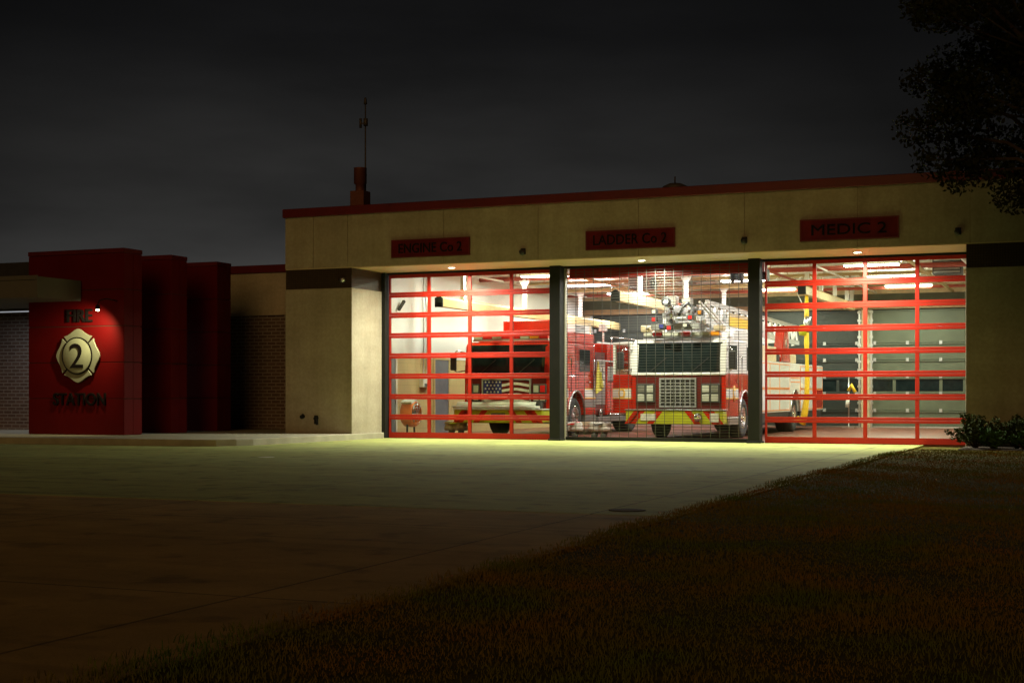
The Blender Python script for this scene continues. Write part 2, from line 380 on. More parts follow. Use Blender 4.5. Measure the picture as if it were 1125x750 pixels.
# inside shell
w = PB(); w.box(-17.95,-17.7,.0,16.2,2.16,5.52); w.part('inner_wall_upper', M['white_wall'])
w = PB(); w.box(-2.5,-2.25,.0,16.2,2.16,5.52); w.part('inner_wall_upper', M['white_wall'])
w = PB(); w.box(-17.93,-17.69,.0,16.2,.0,2.15); w.part('inner_wall_lower', M['tan_wall'])
w = PB(); w.box(-2.51,-2.27,.0,16.2,.0,2.15); w.part('inner_wall_lower', M['tan_wall'])
w = PB(); w.box(-17.9,-2.3,.22,16.2,5.45,5.52)
for i in range(80):
    w.box(-17.7,-2.5,.3+i*.2,.39+i*.2,5.41,5.449)
w.part('ceiling', M['ceiling'])
# rear wall: posts, header, dark band and three sectional doors
w = PB()
for x0, x1 in ((-17.7,-17.35),(-12.62,-12.28),(-7.62,-7.3),(-2.7,-2.5)): w.box(x0,x1,16.0,16.3,.0,4.02)
w.box(-17.7,-2.5,16.0,16.3,4.55,5.45); w.part('rear_wall', M['bin'])
w = PB(); w.box(-17.7,-2.5,15.9,16.3,4.03,4.22); w.part('rear_beam', M['brown'])
w = PB(); w.box(-17.7,-2.5,16.02,16.3,4.22,4.55); w.part('rear_fascia', M['rear_door'])
def rear_door(x0, x1, m):
    d = PB()
    for r in range(7):
        z0 = .03+r*.57
        if r == 2:
            n = 6; d.box(x0,x1,16.04,16.1,z0,z0+.07); d.box(x0,x1,16.04,16.1,z0+.47,z0+.56)
            for k in range(n+1):
                xx = x0+(x1-x0)*k/n; d.box(max(x0,xx-.05),min(x1,xx+.05),16.045,16.095,z0+.071,z0+.469)
        else: d.box(x0,x1,16.04,16.1,z0,z0+.555)
        d.box(x0+.01,x1-.01,16.0,16.04,z0+.505,z0+.54)
    o = d.part('rear_door', m)
    q = PB(); q.box(x0+.06,x1-.06,16.06,16.075,1.245,1.635); q.part('window', M['cabglass'], o)
    h0 = None
    for r in range(1,7):
        for k in range(5):
            xx = x0+.12+(x1-x0-.24)*k/4; zz = .03+r*.57
            if h0 is None:
                h = MB(); h.box(-.05,.05,-.015,0,-.06,.06); h0 = h.build('hinge', M['bright'], o); c = h0
            else: c = h0.copy(); col.objects.link(c); c.parent = o
            c.location = (xx+10,16.0,zz)
    s = PB(); s.box(x0,x1,16.0,16.035,.012,.06); s.part('bottom_rail', M['steel'], o)
rear_door(-17.33,-12.64,M['rear_door_dark']); rear_door(-12.26,-7.64,M['rear_door_dark']); rear_door(-7.28,-2.72,M['rear_door'])
for x in (-17.32,-12.66,-12.24,-7.66,-7.26,-2.74):
    t = PB(); t.box(x-.03,x+.03,15.9,15.96,.012,4.0)
    for i in range(14): t.box(x-.06,x+.06,15.88,15.9,.25+i*.28,.33+i*.28)
    t.part('door_track', M['steel'])
# steel joists under the ceiling
for yj in (3.0,5.4,7.8,10.2,12.6,15.0):
    j = PB(); j.box(-17.68,-2.52,yj-.05,yj+.05,5.30,5.40); j.box(-17.68,-2.52,yj-.04,yj+.04,4.80,4.87)
    n = 19
    for i in range(n):
        xa = -17.6+15*i/n; xb = -17.6+15*(i+.5)/n; xc = -17.6+15*(i+1)/n
        j.bar((xa,yj,4.86),(xb,yj,5.32),.035); j.bar((xb,yj,5.32),(xc,yj,4.86),.035)
    j.part('joist', M['joist'])
for y, z, r, m in ((4.1,4.72,.05,'pipe'),(6.6,4.65,.07,'pipe_red'),(9.0,4.68,.045,'pipe'),(11.4,4.6,.06,'pipe'),(14.2,4.62,.05,'pipe_red')):
    p = PB(); p.cyl((-17.68,y,z),(-2.52,y,z),r)
    for i in range(6): p.cyl((-16.5+i*2.6,y,z),(-16.5+i*2.6,y,5.41),.012,n=6)
    p.part('ceiling_pipe', M[m])
p = PB(); p.cyl((-12.6,.6,4.95),(-12.6,15.9,4.95),.19,n=16)
for i in range(14): p.cyl((-12.6,1+i*1.1,4.95),(-12.6,1.03+i*1.1,4.95),.197,n=16)
p.part('air_duct', M['steel'])
for x, m, r in ((-16.9,'joist',.03),(-14.2,'pipe',.04),(-8.6,'pipe_red',.04),(-7.1,'joist',.03),(-4.6,'pipe',.05),(-3.3,'joist',.025)):
    p = PB(); p.cyl((x,.3,4.58),(x,15.9,4.58),r,n=8); p.part('service_pipe', M[m])
# red glazed sectional doors in the outer bays
def bay_door(x0):
    d = PB(); W, Hh = 4.65, 4.27; x1 = x0+W
    for r in range(9):
        z = .02+r*.5335; hh = .068
        if r == 0: d.box(x0,x1,-.03,.03,.012,.15)
        elif r == 8: d.box(x0,x1,-.03,.03,4.20,4.285)
        else:
            d.box(x0,x1,-.034,.034,z-hh,z-.003); d.box(x0,x1,-.034,.034,z+.003,z+hh)
    zs = [.15]+[.02+r*.5335 for r in range(1,8)]+[4.20]
    for r in range(8):
        a = zs[r]+(.068 if r else 0); b = zs[r+1]-(.068 if r < 7 else 0)
        for c in range(5):
            xx = x0+W*c/4; hw = .045
            d.box(max(x0,xx-hw),min(x1,xx+hw),-.03,.03,a,b)
    o = d.part('bay_door', M['red_door'], bevel=.004)
    q = PB()
    for r in range(8):
        a = zs[r]+(.068 if r else 0); b = zs[r+1]-(.068 if r < 7 else 0)
        for c in range(4): q.box(x0+W*c/4+.03,x0+W*(c+1)/4-.03,-.004,.004,a-.01,b+.01)
    q.part('glazing', M['glass'], o)
bay_door(-17.37); bay_door(-7.38)
# middle bay: raised red door overhead and a rod grille drawn down in front of it
d = PB()
for r in range(9):
    d.box(-12.4,-7.74,.28+r*.5,.38+r*.5,4.76,4.82)
for c in range(5):
    xx = -12.4+4.66*c/4; d.box(max(-12.4,xx-.045),min(-7.74,xx+.045),.38,4.2,4.765,4.815)
d.box(-12.4,-7.74,.23,.29,4.06,4.60)
o = d.part('raised_bay_door', M['red_door'])
q = PB(); q.box(-12.37,-7.77,.39,4.2,4.785,4.792); q.part('glazing', M['glass'], o)
gr = PB(); gr.smooth = False
n = 62
for i in range(n):
    z = .09+i*4.17/n; gr.box(-12.40,-7.74,-.035,-.025,z-.0045,z+.0045)
for c in range(21):
    xx = -12.36+c*.229; gr.box(xx-.006,xx+.006,-.042,-.034,.05,4.27)
o = gr.part('rolling_grille', M['grille'])
b = PB(); b.box(-12.41,-7.73,-.06,.0,.012,.085); b.part('bottom_bar', M['dark_steel'], o)
for xx in (-12.41,-7.73):
    t = PB(); t.box(xx-.015,xx+.015,-.085,.06,.0,4.29); t.part('guide_rail', M['guide'], o)
# left wing: stucco over brick between the red walls and the tall bays, and the entry wall
w = PB(); w.box(-34,-19.46,1.5,1.8,3.42,4.62); w.part('wing_wall', M['stucco_wing'])
w = PB(); w.box(-34,-19.46,1.49,1.8,.15,3.415); w.box(-36,-25.2,-1.5,-1.2,.15,3.5); w.part('brick_wall', M['brick'])
w = PB(); w.box(-34,-19.46,1.44,1.86,4.62,4.84); w.part('wing_coping', M['red_metal'], bevel=.01)
w = PB(); w.box(-36,-25.0,-1.2,8,4.1,4.92); w.box(-36,-19.5,1.8,9,4.5,4.58); w.part('wing_roof', M['dark_roof'])
w = PB(); w.box(-34,-19.46,1.42,1.49,3.40,3.44); w.part('brick_ledge', M['stucco_wing'])

# ------------------------------------------------------------------ things on the facade
def sign(txt, x0, x1, z0, z1, label, tw):
    s = thing('name_sign', label, 'sign', ((x0+x1)/2,-1.8,(z0+z1)/2), group='bay name signs')
    W, Hh = x1-x0, z1-z0
    b = MB(); b.box(-W/2,W/2,-.045,-.002,-Hh/2,Hh/2); b.build('sign_board', M['sign_red'], s, bevel=.006)
    f = MB(); t = .028
    f.box(-W/2,W/2,-.058,-.0455,Hh/2-t,Hh/2); f.box(-W/2,W/2,-.058,-.0455,-Hh/2,-Hh/2+t)
    f.box(-W/2,-W/2+t,-.058,-.0455,-Hh/2+t,Hh/2-t); f.box(W/2-t,W/2,-.058,-.0455,-Hh/2+t,Hh/2-t); f.build('sign_frame', M['red_metal'], s)
    text_mesh('lettering', txt, tw, .235, .03, M['letters'], s, (0,-.062,0))
sign('ENGINE Co 2',-16.36,-14.22,4.54,4.98,'dark red sign lettered ENGINE Co 2 over the left bay door',1.72)
sign('LADDER Co 2',-11.23,-9.06,4.53,4.98,'dark red sign lettered LADDER Co 2 over the middle bay',1.78)
sign('MEDIC 2',-6.2,-4.06,4.53,5.01,'dark red sign lettered MEDIC 2 over the right bay door',1.62)
def flood(x, z, label):
    s = thing('wall_light', label, 'light', (x,-1.8,z), group='small unlit wall lights')
    b = MB(); b.box(-.06,.06,-.03,-.001,-.07,.07); b.build('back_plate', M['dark_steel'], s)
    b = MB(); b.lathe([(0,-.14),(.06,-.13),(.075,-.08),(.06,-.03),(0,-.03)],(0,0,-.02),'y',12); b.build('lamp_head', M['black'], s)
flood(-12.83,4.57,'small dark wall light between the ENGINE and LADDER signs')
flood(-7.45,4.62,'small dark wall light between the LADDER and MEDIC signs')
flood(-2.84,4.62,'small dark wall light right of the MEDIC sign, near the tree')
s = thing('dome_light', 'pale round fitting on the dark tile band of the left pier', 'fitting', (-17.75,-1.788,4.04))
b = MB(); b.lathe([(0,-.12),(.05,-.11),(.075,-.06),(.075,-.002),(0,-.002)],(0,0,0),'y',14); b.build('lens', M['steel'], s)
b = MB(); b.cyl((-.11,-.05,0),(-.06,-.05,0),.02); b.build('conduit', M['dark_steel'], s)
s = thing('hose_connection', 'dark pipe connection low on the left pier, left of the larger one', 'pipe fitting', (-18.92,-1.8,.58))
b = MB(); b.cyl((0,-.002,0),(0,-.09,-.01),.055,.05); b.cyl((0,-.06,.03),(.05,-.09,.06),.02); b.build('pipe_stub', M['dark_steel'], s)
s = thing('wall_hydrant', 'larger dark water connection low on the left pier near its corner', 'pipe fitting', (-18.5,-1.8,.5))
b = MB(); b.box(-.08,.02,-.03,-.001,-.11,.11); b.cyl((0,-.02,.05),(0,-.13,.03),.045); b.cyl((.02,-.11,.03),(.06,-.12,-.12),.035,.03); b.build('valve_body', M['dark_steel'], s)
# recessed downlights in the soffit
def downlight(x, label):
    s = thing('downlight', label, 'light', (x,-.9,4.34), group='round soffit downlights')
    b = MB(); b.lathe([(.085,-.002),(.12,-.002),(.12,-.018),(.085,-.012),(.085,-.002)],(0,0,0),'z',20); b.build('trim_ring', M['truck_white'], s)
    b = MB(); b.lathe([(0,-.009),(.084,-.009),(.084,-.003),(0,-.003)],(0,0,0),'z',20); b.build('lamp_disc', M['lamp_down'], s)
    l = bpy.data.lights.new('downlight_lamp', 'AREA'); l.shape = 'DISK'; l.size = .17; l.energy = DOWN_E; l.color = (1,.995,.76); l.spread = R(165)
    o = bpy.data.objects.new('downlight_beam', l); col.objects.link(o); o.parent = s; o.location = (0,0,-.03)
DOWN_E = 385
downlight(-15.15,'round soffit downlight above the left bay door'); downlight(-10.15,'round soffit downlight above the middle bay'); downlight(-5.09,'round soffit downlight above the right bay door')
# rooftop
s = thing('antenna_mast', 'thin dark radio antenna mast rising from the roof', 'antenna', (-18.86,1.2,5.62))
b = MB(); b.cyl((.12,0,0),(.12,0,3.55),.028,.018,8); b.cyl((.12,0,3.5),(.12,0,3.68),.05,.03,8); b.build('pole', M['mast'], s)
b = MB(); b.bar((.12,0,2.98),(-.03,0,2.98),.03); b.cyl((-.03,0,2.86),(-.03,0,3.12),.035); b.cyl((.14,-.02,2.9),(.14,-.02,3.1),.06); b.build('upper_aerial', M['mast'], s)
b = MB(); b.lathe([(.0,-.05),(.08,-.04),(.09,.0),(.08,.12),(0,.14)],(.03,0,1.52),'z',10); b.bar((.03,0,1.55),(.16,0,1.55),.03); b.build('lower_aerial', M['mast'], s)
s = thing('roof_flue', 'stubby vent flue coloured as if lit red at the foot of the antenna mast', 'vent', (-18.79,1.0,5.62))
b = MB(); b.box(-.21,.21,-.2,.2,0,1.08); b.build('curb_box', M['vent'], s, bevel=.01)
b = MB(); b.lathe([(.13,1.08),(.13,1.26),(.175,1.29),(.175,1.70),(.185,1.72),(0,1.74)],(0,0,0),'z',14); b.build('flue_pipe', M['vent'], s)
for x, y, wd, lb in ((-10.45,3,.34,'low dark dome vent on the roof above the middle bay'),):
    s = thing('roof_vent', lb, 'vent', (x,y,5.62)); b = MB(); b.lathe([(wd*.7,0),(wd*.7,.90),(wd,.92),(wd*.95,1.02),(wd*.5,1.09),(0,1.11)],(0,0,0),'z',16); b.build('vent_hood', M['mast'], s)
    b = MB(); b.cyl((.0,0,1.1),(.0,0,1.28),.02,n=6); b.build('vent_pipe', M['mast'], s)
s = thing('roof_pipe', 'thin short pipe on the roof right of the middle vent', 'pipe', (-9.1,3,5.62)); b = MB(); b.cyl((0,0,0),(0,0,.9),.03,n=8); b.build('pipe', M['mast'], s)

# ------------------------------------------------------------------ the three red walls, emblem, lettering, canopy
def fin(y0, y1, label, tiles):
    s = thing('red_wall', label, 'wall', (-22.05,y0,.15), group='tall red metal walls by the entry')
    b = MB(); n = 5; hs = 4.46/n; cols = 1
    W = 2.92; D = y1-y0
    for i in range(n):
        b.box(-W,0,0,D,i*hs+.008,(i+1)*hs-.008)
    b.m(1).box(-W+.015,-.015,.015,D-.015,.0,4.46)
    b.m(1)
    b.build('panels', [M['fin_red'], M['joint']], s, bevel=.004)
    e = MB()
    for i in range(n):
        e.box(.001,.012,.006,D/2-.006,i*hs+.012,(i+1)*hs-.012); e.box(.001,.012,D/2+.006,D-.006,i*hs+.012,(i+1)*hs-.012)
    e.build('edge_panels', M['fin_red'], s, bevel=.002)
    c = MB(); c.box(-W-.015,.018,-.015,D+.015,4.46,4.57); c.build('cap', M['red_metal'], s, bevel=.008)
fin(-5.0,-4.3,'nearest tall red wall, carrying the gold emblem and lettering',5)
fin(-3.1,-2.42,'middle tall red wall, plain and dark, behind the emblem wall',5)
fin(-1.05,-.4,'farthest tall red wall, plain and dark, nearest the tan bays',5)
s = thing('wall_lettering', 'black letters reading FIRE above the round emblem', 'lettering', (-23.36,-5.0,3.09)); text_mesh('letters', 'FIRE', .76, .31, .05, M['letters'], s, (0,-.028,0), bold=.01)
s = thing('wall_lettering', 'black letters reading STATION below the round emblem', 'lettering', (-23.37,-5.0,1.03)); text_mesh('letters', 'STATION', 1.6, .31, .05, M['letters'], s, (0,-.028,0), bold=.01)
s = thing('station_emblem', 'pale gold cross shaped emblem with a round centre numbered 2', 'emblem', (-23.37,-5.0,2.1))
def petal(ang):
    # one flared arm of the cross, with a shallow point on its outer edge
    half = [(.427,.478),(.33,.50),(.22,.555),(.12,.622),(.05,.655)]
    pts = [(.30,-.28)]+[(r, -u) for u, r in half]+[(.665,0)]+[(r, u) for u, r in half[::-1]]+[(.30,.28)]
    ca, sa = math.cos(ang), math.sin(ang)
    return [(p[0]*ca-p[1]*sa, p[0]*sa+p[1]*ca) for p in pts]
for k in range(4):
    b = MB(); b.prism(petal(k*math.pi/2), 'y', -.09, -.05); b.build('arm', M['emblem'], s, bevel=.006)
b = MB(); b.lathe([(0,-.125),(.42,-.125),(.435,-.115),(.435,-.06),(0,-.06)],(0,0,0),'y',40); b.build('disc', M['emblem_face'], s)
b = MB(); b.lathe([(.437,-.128),(.46,-.128),(.46,-.10),(.437,-.10),(.437,-.128)],(0,0,0),'y',40); b.build('ring', M['letters'], s)
for k in range(4):
    a = math.pi/4+k*math.pi/2; b = MB(); b.cyl((math.cos(a)*.3,-.002,math.sin(a)*.3),(math.cos(a)*.3,-.06,math.sin(a)*.3),.02,n=6); b.build('standoff', M['dark_steel'], s)
text_mesh('numeral', '2', .40, .60, .02, M['letters'], s, (0,-.137,0))
s = thing('sign_spotlight', 'small glowing spotlight on an arm beside the FIRE lettering', 'light', (-22.25,-5.0,3.4))
b = MB(); b.tube([(0,-.002,.03),(0,-.4,.06),(-.0,-.66,0),(-.02,-.70,-.1)],.014); b.build('arm', M['dark_steel'], s)
b = MB(); b.lathe([(.0,.10),(.05,.08),(.06,-.02),(.055,-.02),(.0,-.015)],(-.02,-.70,-.2),'z',14); b.build('lamp_head', M['dark_steel'], s)
b = MB(); b.blob((-.02,-.70,-.225),.042,.042,.03); b.build('bulb', M['lamp_spot'], s)
l = bpy.data.lights.new('spot_lamp', 'SPOT'); l.energy = 150; l.color = (1,.86,.46); l.spot_size = R(125); l.spot_blend = .9; l.shadow_soft_size = .05
o = bpy.data.objects.new('spot_beam', l); col.objects.link(o); o.parent = s; o.location = (-.08,-.66,-.27)
o.rotation_euler = (Vector((-23.37,-5.0,2.0))-Vector((-22.31,-5.74,3.13))).to_track_quat('-Z','Y').to_euler()
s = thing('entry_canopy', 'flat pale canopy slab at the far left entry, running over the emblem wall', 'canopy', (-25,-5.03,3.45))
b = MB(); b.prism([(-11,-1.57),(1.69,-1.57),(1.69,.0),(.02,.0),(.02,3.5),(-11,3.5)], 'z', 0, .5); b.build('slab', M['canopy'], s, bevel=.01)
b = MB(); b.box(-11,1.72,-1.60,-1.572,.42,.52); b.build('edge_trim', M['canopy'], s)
s = thing('canopy_light', 'long pale tube light under the far left entry canopy', 'light', (-26.2,-3.0,3.44))
b = MB(); b.box(-1.9,1.0,-.12,.12,-.05,-.002); b.build('housing', M['canopy'], s)
b = MB(); b.box(-1.85,.95,-.09,.09,-.07,-.051); b.build('diffuser', M['lamp_canopy'], s)
l = bpy.data.lights.new('canopy_lamp', 'AREA'); l.shape = 'RECTANGLE'; l.size = 2.8; l.size_y = .18; l.energy = 26; l.color = (.85,.9,1)
o = bpy.data.objects.new('canopy_beam', l); col.objects.link(o); o.parent = s; o.location = (-.45,0,-.09)

# ------------------------------------------------------------------ fire trucks
def arch(yc, r, zb, n=9):
    return [(yc-r*math.cos(math.pi*i/n), zb+r*math.sin(math.pi*i/n)) for i in range(n+1)]
def wheel(root, x, y, r=.53, w=.32, dual=False):
    s = 1 if x > 0 else -1
    t = MB(); xi, xo = x-s*w, x
    prof = [(.28,0),(r-.06,0),(r-.01,.04),(r,.10),(r,w-.10),(r-.01,w-.04),(r-.06,w),(.28,w),(.28,0)]
    t.lathe([(a, (xi if s > 0 else xo)+h) for a, h in prof], (0,y,r), 'x', 24)
    o = t.build('wheel', M['rubber'], root)
    h = MB(); f = xo+s*.004
    h.lathe([(0,xo-s*.02),(.07,xo-s*.015),(.10,xo-s*.05),(.20,xo-s*.06),(.24,xo-s*.01),(.285,f),(.29,xo-s*.03)], (0,y,r), 'x', 20)
    for k in range(10):
        a = 2*math.pi*k/10; h.cyl((xo-s*.06,y+.155*math.cos(a),r+.155*math.sin(a)),(xo-s*.02,y+.155*math.cos(a),r+.155*math.sin(a)),.018,n=6)
    h.build('rim', M['chrome'], o)
    return o
def rail(pts, r=.018):
    return MB().tube(pts, r, 6)
def emblem_part(root, loc, face):
    e = MB()
    if face == '+x': e.lathe([(0,.012),(.13,.012),(.13,.0),(0,0)], loc, 'x', 14)
    else: e.lathe([(0,-.012),(.13,-.012),(.13,0),(0,0)], loc, 'y', 14)
    o = e.build('door_emblem', M['gold'], root); 
    for i in range(len(o.data.vertices)): 
        z = o.data.vertices[i].co.z; o.data.vertices[i].co.z = loc[2]+(z-loc[2])*1.6
    k = MB()
    if face == '+x': k.lathe([(0,.016),(.075,.016),(.075,.0125),(0,.0125)], loc, 'x', 12)
    else: k.lathe([(0,-.016),(.075,-.016),(.075,-.0125),(0,-.0125)], loc, 'y', 12)
    k.build('emblem_centre', M['truck_white'], o)
def make_cab(root, upper, hw=1.22, L=3.6, flag=False, open_door=False):
    """custom fire cab: front at y=0, x = +-hw, wheel at y=2.0"""
    zb, zl, zt = .58, 1.66, 2.54
    low = MB()
    poly = [(.0,zb)]+[(1.38,zb)]+arch(2.0,.62,.60)[0:]+[(2.62,zb),(L,zb),(L,zl),(.0,zl)]
    low.prism(poly, 'x', -hw, hw)
    cab = low.build('cab', M['truck_red'], root, bevel=.05, seg=2)
    fr = MB(); fr.box(-hw+.10,hw-.10,-.006,.05,zb+.02,zl-.04); fr.build('front_shade_panel', M['truck_dark'], root, bevel=.01)  # maroon sheet over the red cab: shade of the front painted in
    up = MB(); up.prism([(.0,zl+.002),(.10,zt-.14),(.18,zt-.03),(.30,zt),(L,zt),(L,zl+.002)], 'x', -hw, hw)
    up.build('cab_upper', M[upper], root, bevel=.06, seg=2)
    up = MB(); up.prism([(.85,zt),(1.05,zt+.28),(L-.02,zt+.30),(L-.02,zt)], 'x', -hw+.02, hw-.02); up.build('raised_roof', M[upper], root, bevel=.04, seg=2)
    # windscreen in two curved halves
    ws = MB(); tilt = .10/(zt-.14-zl)
    def wp(x, z, o): 
        edge = max(0, abs(x)-.98)
        return (x, (z-zl)*tilt - o + edge*edge*1.6, z)
    xs = [-1.195,-1.10,-.98,-.5,0,.5,.98,1.10,1.195]; zz = [zl+.04,zl+.79]
    for a, b in zip(xs, xs[1:]):
        i0 = .04 if abs(a) > 1.1 else 0; i1 = .04 if abs(b) > 1.1 else 0
        q = [wp(a,zz[0]+i0,.016),wp(b,zz[0]+i1,.016),wp(b,zz[1]-i1,.016),wp(a,zz[1]-i0,.016)]
        k = [(p[0],p[1]+.05,p[2]) for p in q]
        ws.add(q+k, [(0,1,2,3),(7,6,5,4),(0,4,5,1),(1,5,6,2),(2,6,7,3),(3,7,4,0)])
    w = ws.build('windscreen', M['cabglass'], root)
    for sx in (-.75,.35): MB().bar((sx,-.025,zl+.05),(sx+.42,.03,zl+.4),.022).build('wiper', M['black'], w)
    sl = MB(); sl.box(-hw-.01,hw+.01,-.05,.05,zl-.035,zl+.03); sl.build('cowl_trim', M['truck_white'], root, bevel=.015)
    # grille
    gw = .70 if flag else .48
    gm = MB(); gm.box(-gw,-gw+.04,-.06,.0,.82,1.56); gm.box(gw-.04,gw,-.06,.0,.82,1.56); gm.box(-gw+.04,gw-.04,-.06,.0,1.52,1.56); gm.box(-gw+.04,gw-.04,-.06,0,.82,.86)
    gm.m(1).box(-gw+.04,gw-.04,-.02,-.007,.86,1.52)
    if not flag:
        gm.m(0)
        for i in range(1,8): gm.box(-.44,.44,-.045,-.021,.86+i*.082-.012,.86+i*.082+.012)
        for i in range(1,7): gm.box(-.44+i*.126-.01,-.44+i*.126+.01,-.05,-.022,.86,1.52)
    gg = gm.build('grille', [M['bright'], M['black']], root)
    if flag:
        # painted waving flag across the grille
        f = MB(); fx = gw-.045; fh = .65/9
        fa = lambda x: .028*math.sin(x*6.5)
        for st in range(9):
            f.m(0 if st % 2 == 0 else 1)
            for k in range(20):
                xa = -fx+2*fx*k/20; xb = xa+2*fx/20
                z = 1.51-st*fh
                if st < 5 and k < 8: continue
                zlo = lambda x: max(.865, z-fh+.003+fa(x)); zhi = lambda x: min(1.515, z+fa(x))
                f.add([(xa,-.03,zlo(xa)),(xb,-.03,zlo(xb)),(xb,-.03,zhi(xb)),(xa,-.03,zhi(xa)),
                       (xa,-.021,zlo(xa)),(xb,-.021,zlo(xb)),(xb,-.021,zhi(xb)),(xa,-.021,zhi(xa))],
                      [(0,1,2,3),(7,6,5,4),(0,4,5,1),(2,6,7,3)])
        f.m(2).box(-fx,-fx*.2,-.034,-.021,1.165,1.515)
        f.m(1)
        for r in range(4):
            for c in range(5 if r % 2 == 0 else 4):
                cx = -fx+.06+c*.103+(.05 if r % 2 else 0); cz = 1.47-r*.087
                star = [((.036 if i % 2 == 0 else .015)*math.sin(i*math.pi/5)+cx, (.036 if i % 2 == 0 else .015)*math.cos(i*math.pi/5)+cz) for i in range(10)]
                f.prism(star, 'y', -.039, -.0345)
        f.build('flag_panel', [M['truck_dark'], M['gear_white'], M['blue']], gg)
    hc, hh = (.95,.19) if flag else (.84,.24)
    for s in (-1, 1):
        hb = MB(); hb.box(s*hc-hh,s*hc+hh,-.07,-.008,.94,1.42); ho = hb.build('headlight', M['bezel'], root, bevel=.02)
        for i in (-1,1):
            xc = s*hc+i*hh*.48; q = hh*.37
            hl = MB(); hl.box(xc-q,xc+q,-.085,-.071,.98,1.15); hl.build('lens', M['lens'], ho, bevel=.02)
            hl = MB(); hl.box(xc-q,xc+q,-.085,-.071,1.20,1.38); hl.build('lens', M['lens' if i*s < 0 else 'red_lens' if flag else 'plate'], ho, bevel=.02)
    # side glass, stripe, handles, rails
    for s in (-1, 1):
        if open_door and s < 0: pass
        f = s*(hw+.006); a, b = sorted((s*(hw-.05), f))
        g = MB(); g.box(a,b,.34,1.18,zl+.10,zt-.14); g.build('side_window', M['cabglass'], root, bevel=.02)
        g = MB(); g.box(a,b,2.25,3.15,zl+.10,zt-.14); g.build('side_window', M['cabglass'], root, bevel=.02)
        a, b = sorted((s*hw, s*(hw+.006)))
        for ya, yb in ((.03,1.36),(2.66,L)):
            st = MB(); st.box(a,b,ya,yb,1.06,1.28); st.m(1)
            for z0 in (1.03,1.281): st.box(a,b,ya,yb,z0,z0+.028)
            st.build('stripe', [M['truck_white'], M['gold']], root)
        rl = rail([(s*(hw+.01),1.42,1.2),(s*(hw+.07),1.42,1.25),(s*(hw+.07),1.42,2.1),(s*(hw+.01),1.42,2.15)]); rl.build('grab_rail', M['chrome'], root)
        rl = rail([(s*(hw+.01),3.32,1.2),(s*(hw+.07),3.32,1.25),(s*(hw+.07),3.32,2.1),(s*(hw+.01),3.32,2.15)]); rl.build('grab_rail', M['chrome'], root)
        dg = MB(); a, b = sorted((s*hw, s*(hw+.004)))
        for yy in (.28,1.30,2.2,3.24): dg.box(a,b,yy-.006,yy+.006,.7 if yy < 1.35 or yy > 2.6 else 1.3,zt-.08)
        dg.build('door_gap', M['black'], root)
        dh = MB(); 
        for yy in (1.15,3.05): a, b = sorted((s*(hw+.001), s*(hw+.035))); dh.box(a,b,yy-.09,yy+.09,1.46,1.51)
        dh.build('door_handle', M['chrome'], root, bevel=.006)
        sk = MB(); a, b = sorted((s*hw, s*(hw+.008))); sk.box(a,b,2.66,L,.78,1.0); sk.build('kick_plate', M['plate'], root)
        stp = MB(); a, b = sorted((s*(hw-.28), s*(hw+.02))); stp.box(a,b,.2,1.32,.38,.57); stp.build('step', M['plate'], root, bevel=.01)
        stp = MB(); stp.box(a,b,2.68,L,.38,.57); stp.build('step', M['plate'], root, bevel=.01)
        fe = MB()
        pts = arch(2.0,.64,.60,14)
        fe.tube([(s*(hw+.015),p[0],p[1]) for p in pts], .03, 6); fe.build('wheel_arch', M['steel'], root)
        emblem_part(root, (s*(hw+.008) if s > 0 else s*(hw+.008), .82, 1.17), '+x')
        # mirrors on arms
        mr = MB(); mr.tube([(s*hw,.12,2.25),(s*(hw+.16),-.16,2.3),(s*(hw+.22),-.22,2.2)], .018, 6); mr.tube([(s*hw,.10,1.78),(s*(hw+.16),-.16,1.74),(s*(hw+.22),-.22,1.8)], .018, 6)
        mo = mr.build('mirror_arm', M['chrome'], root)
        mm = MB(); mm.box(s*(hw+.22)-.09,s*(hw+.22)+.09,-.27,-.20,1.78,2.22); mm.build('mirror', M['black'], mo, bevel=.03, seg=2)
    for s in (-1, 1): wheel(root, s*(hw-.03), 2.0)
    ch = MB(); ch.box(-.85,.85,.1,L,.42,.60); ch.build('chassis', M['black'], root)
    return zt
def bumper(root, hw, proj, deck=False):
    b = MB(); b.box(-hw-.03,hw+.03,-proj,-proj+.10,.40,.74)
    b.box(-hw-.03,-hw+.05,-proj+.10,.0,.42,.72); b.box(hw-.05,hw+.03,-proj+.10,.0,.42,.72)
    o = b.build('bumper', M['lime'], root, bevel=.02)
    y0, y1 = -proj-.006, -proj-.0005
    for s in (-1, 1):
        for k in range(3):
            xa = s*(.28+k*.46)
            if abs(xa)+.42 > hw+.05 and k == 2: xa = s*(hw-.36)
            MB().prism([(xa,.73),(xa+s*.17,.73),(xa+s*.42,.41),(xa+s*.25,.41)], 'y', y0, y1).build('chevron', M['truck_red'], o)
    t = MB(); t.box(-hw-.05,hw+.05,-proj-.02,.02,.742,.775); t.build('bumper_deck', M['plate' if not deck else 'truck_white'], o, bevel=.006)
    if not deck:
        s = MB(); s.lathe([(0,-.10),(.06,-.10),(.11,-.03),(.11,.0),(0,0)],(.62,-proj-.005,.58),'y',16); s.build('siren', M['chrome'], o)
        s = MB(); s.box(-.85,-.45,-proj-.02,-proj-.006,.50,.66); s.build('number_plate', M['gear_white'], o)
        s = MB(); s.box(.93,1.15,-proj-.02,-proj-.007,.46,.68); s.build('marker_panel', M['gear_white'], o)
    else:
        s = MB(); s.box(-.18,.22,-proj-.02,-proj-.007,.50,.66); s.build('number_plate', M['gear_dark'], o)
    return o
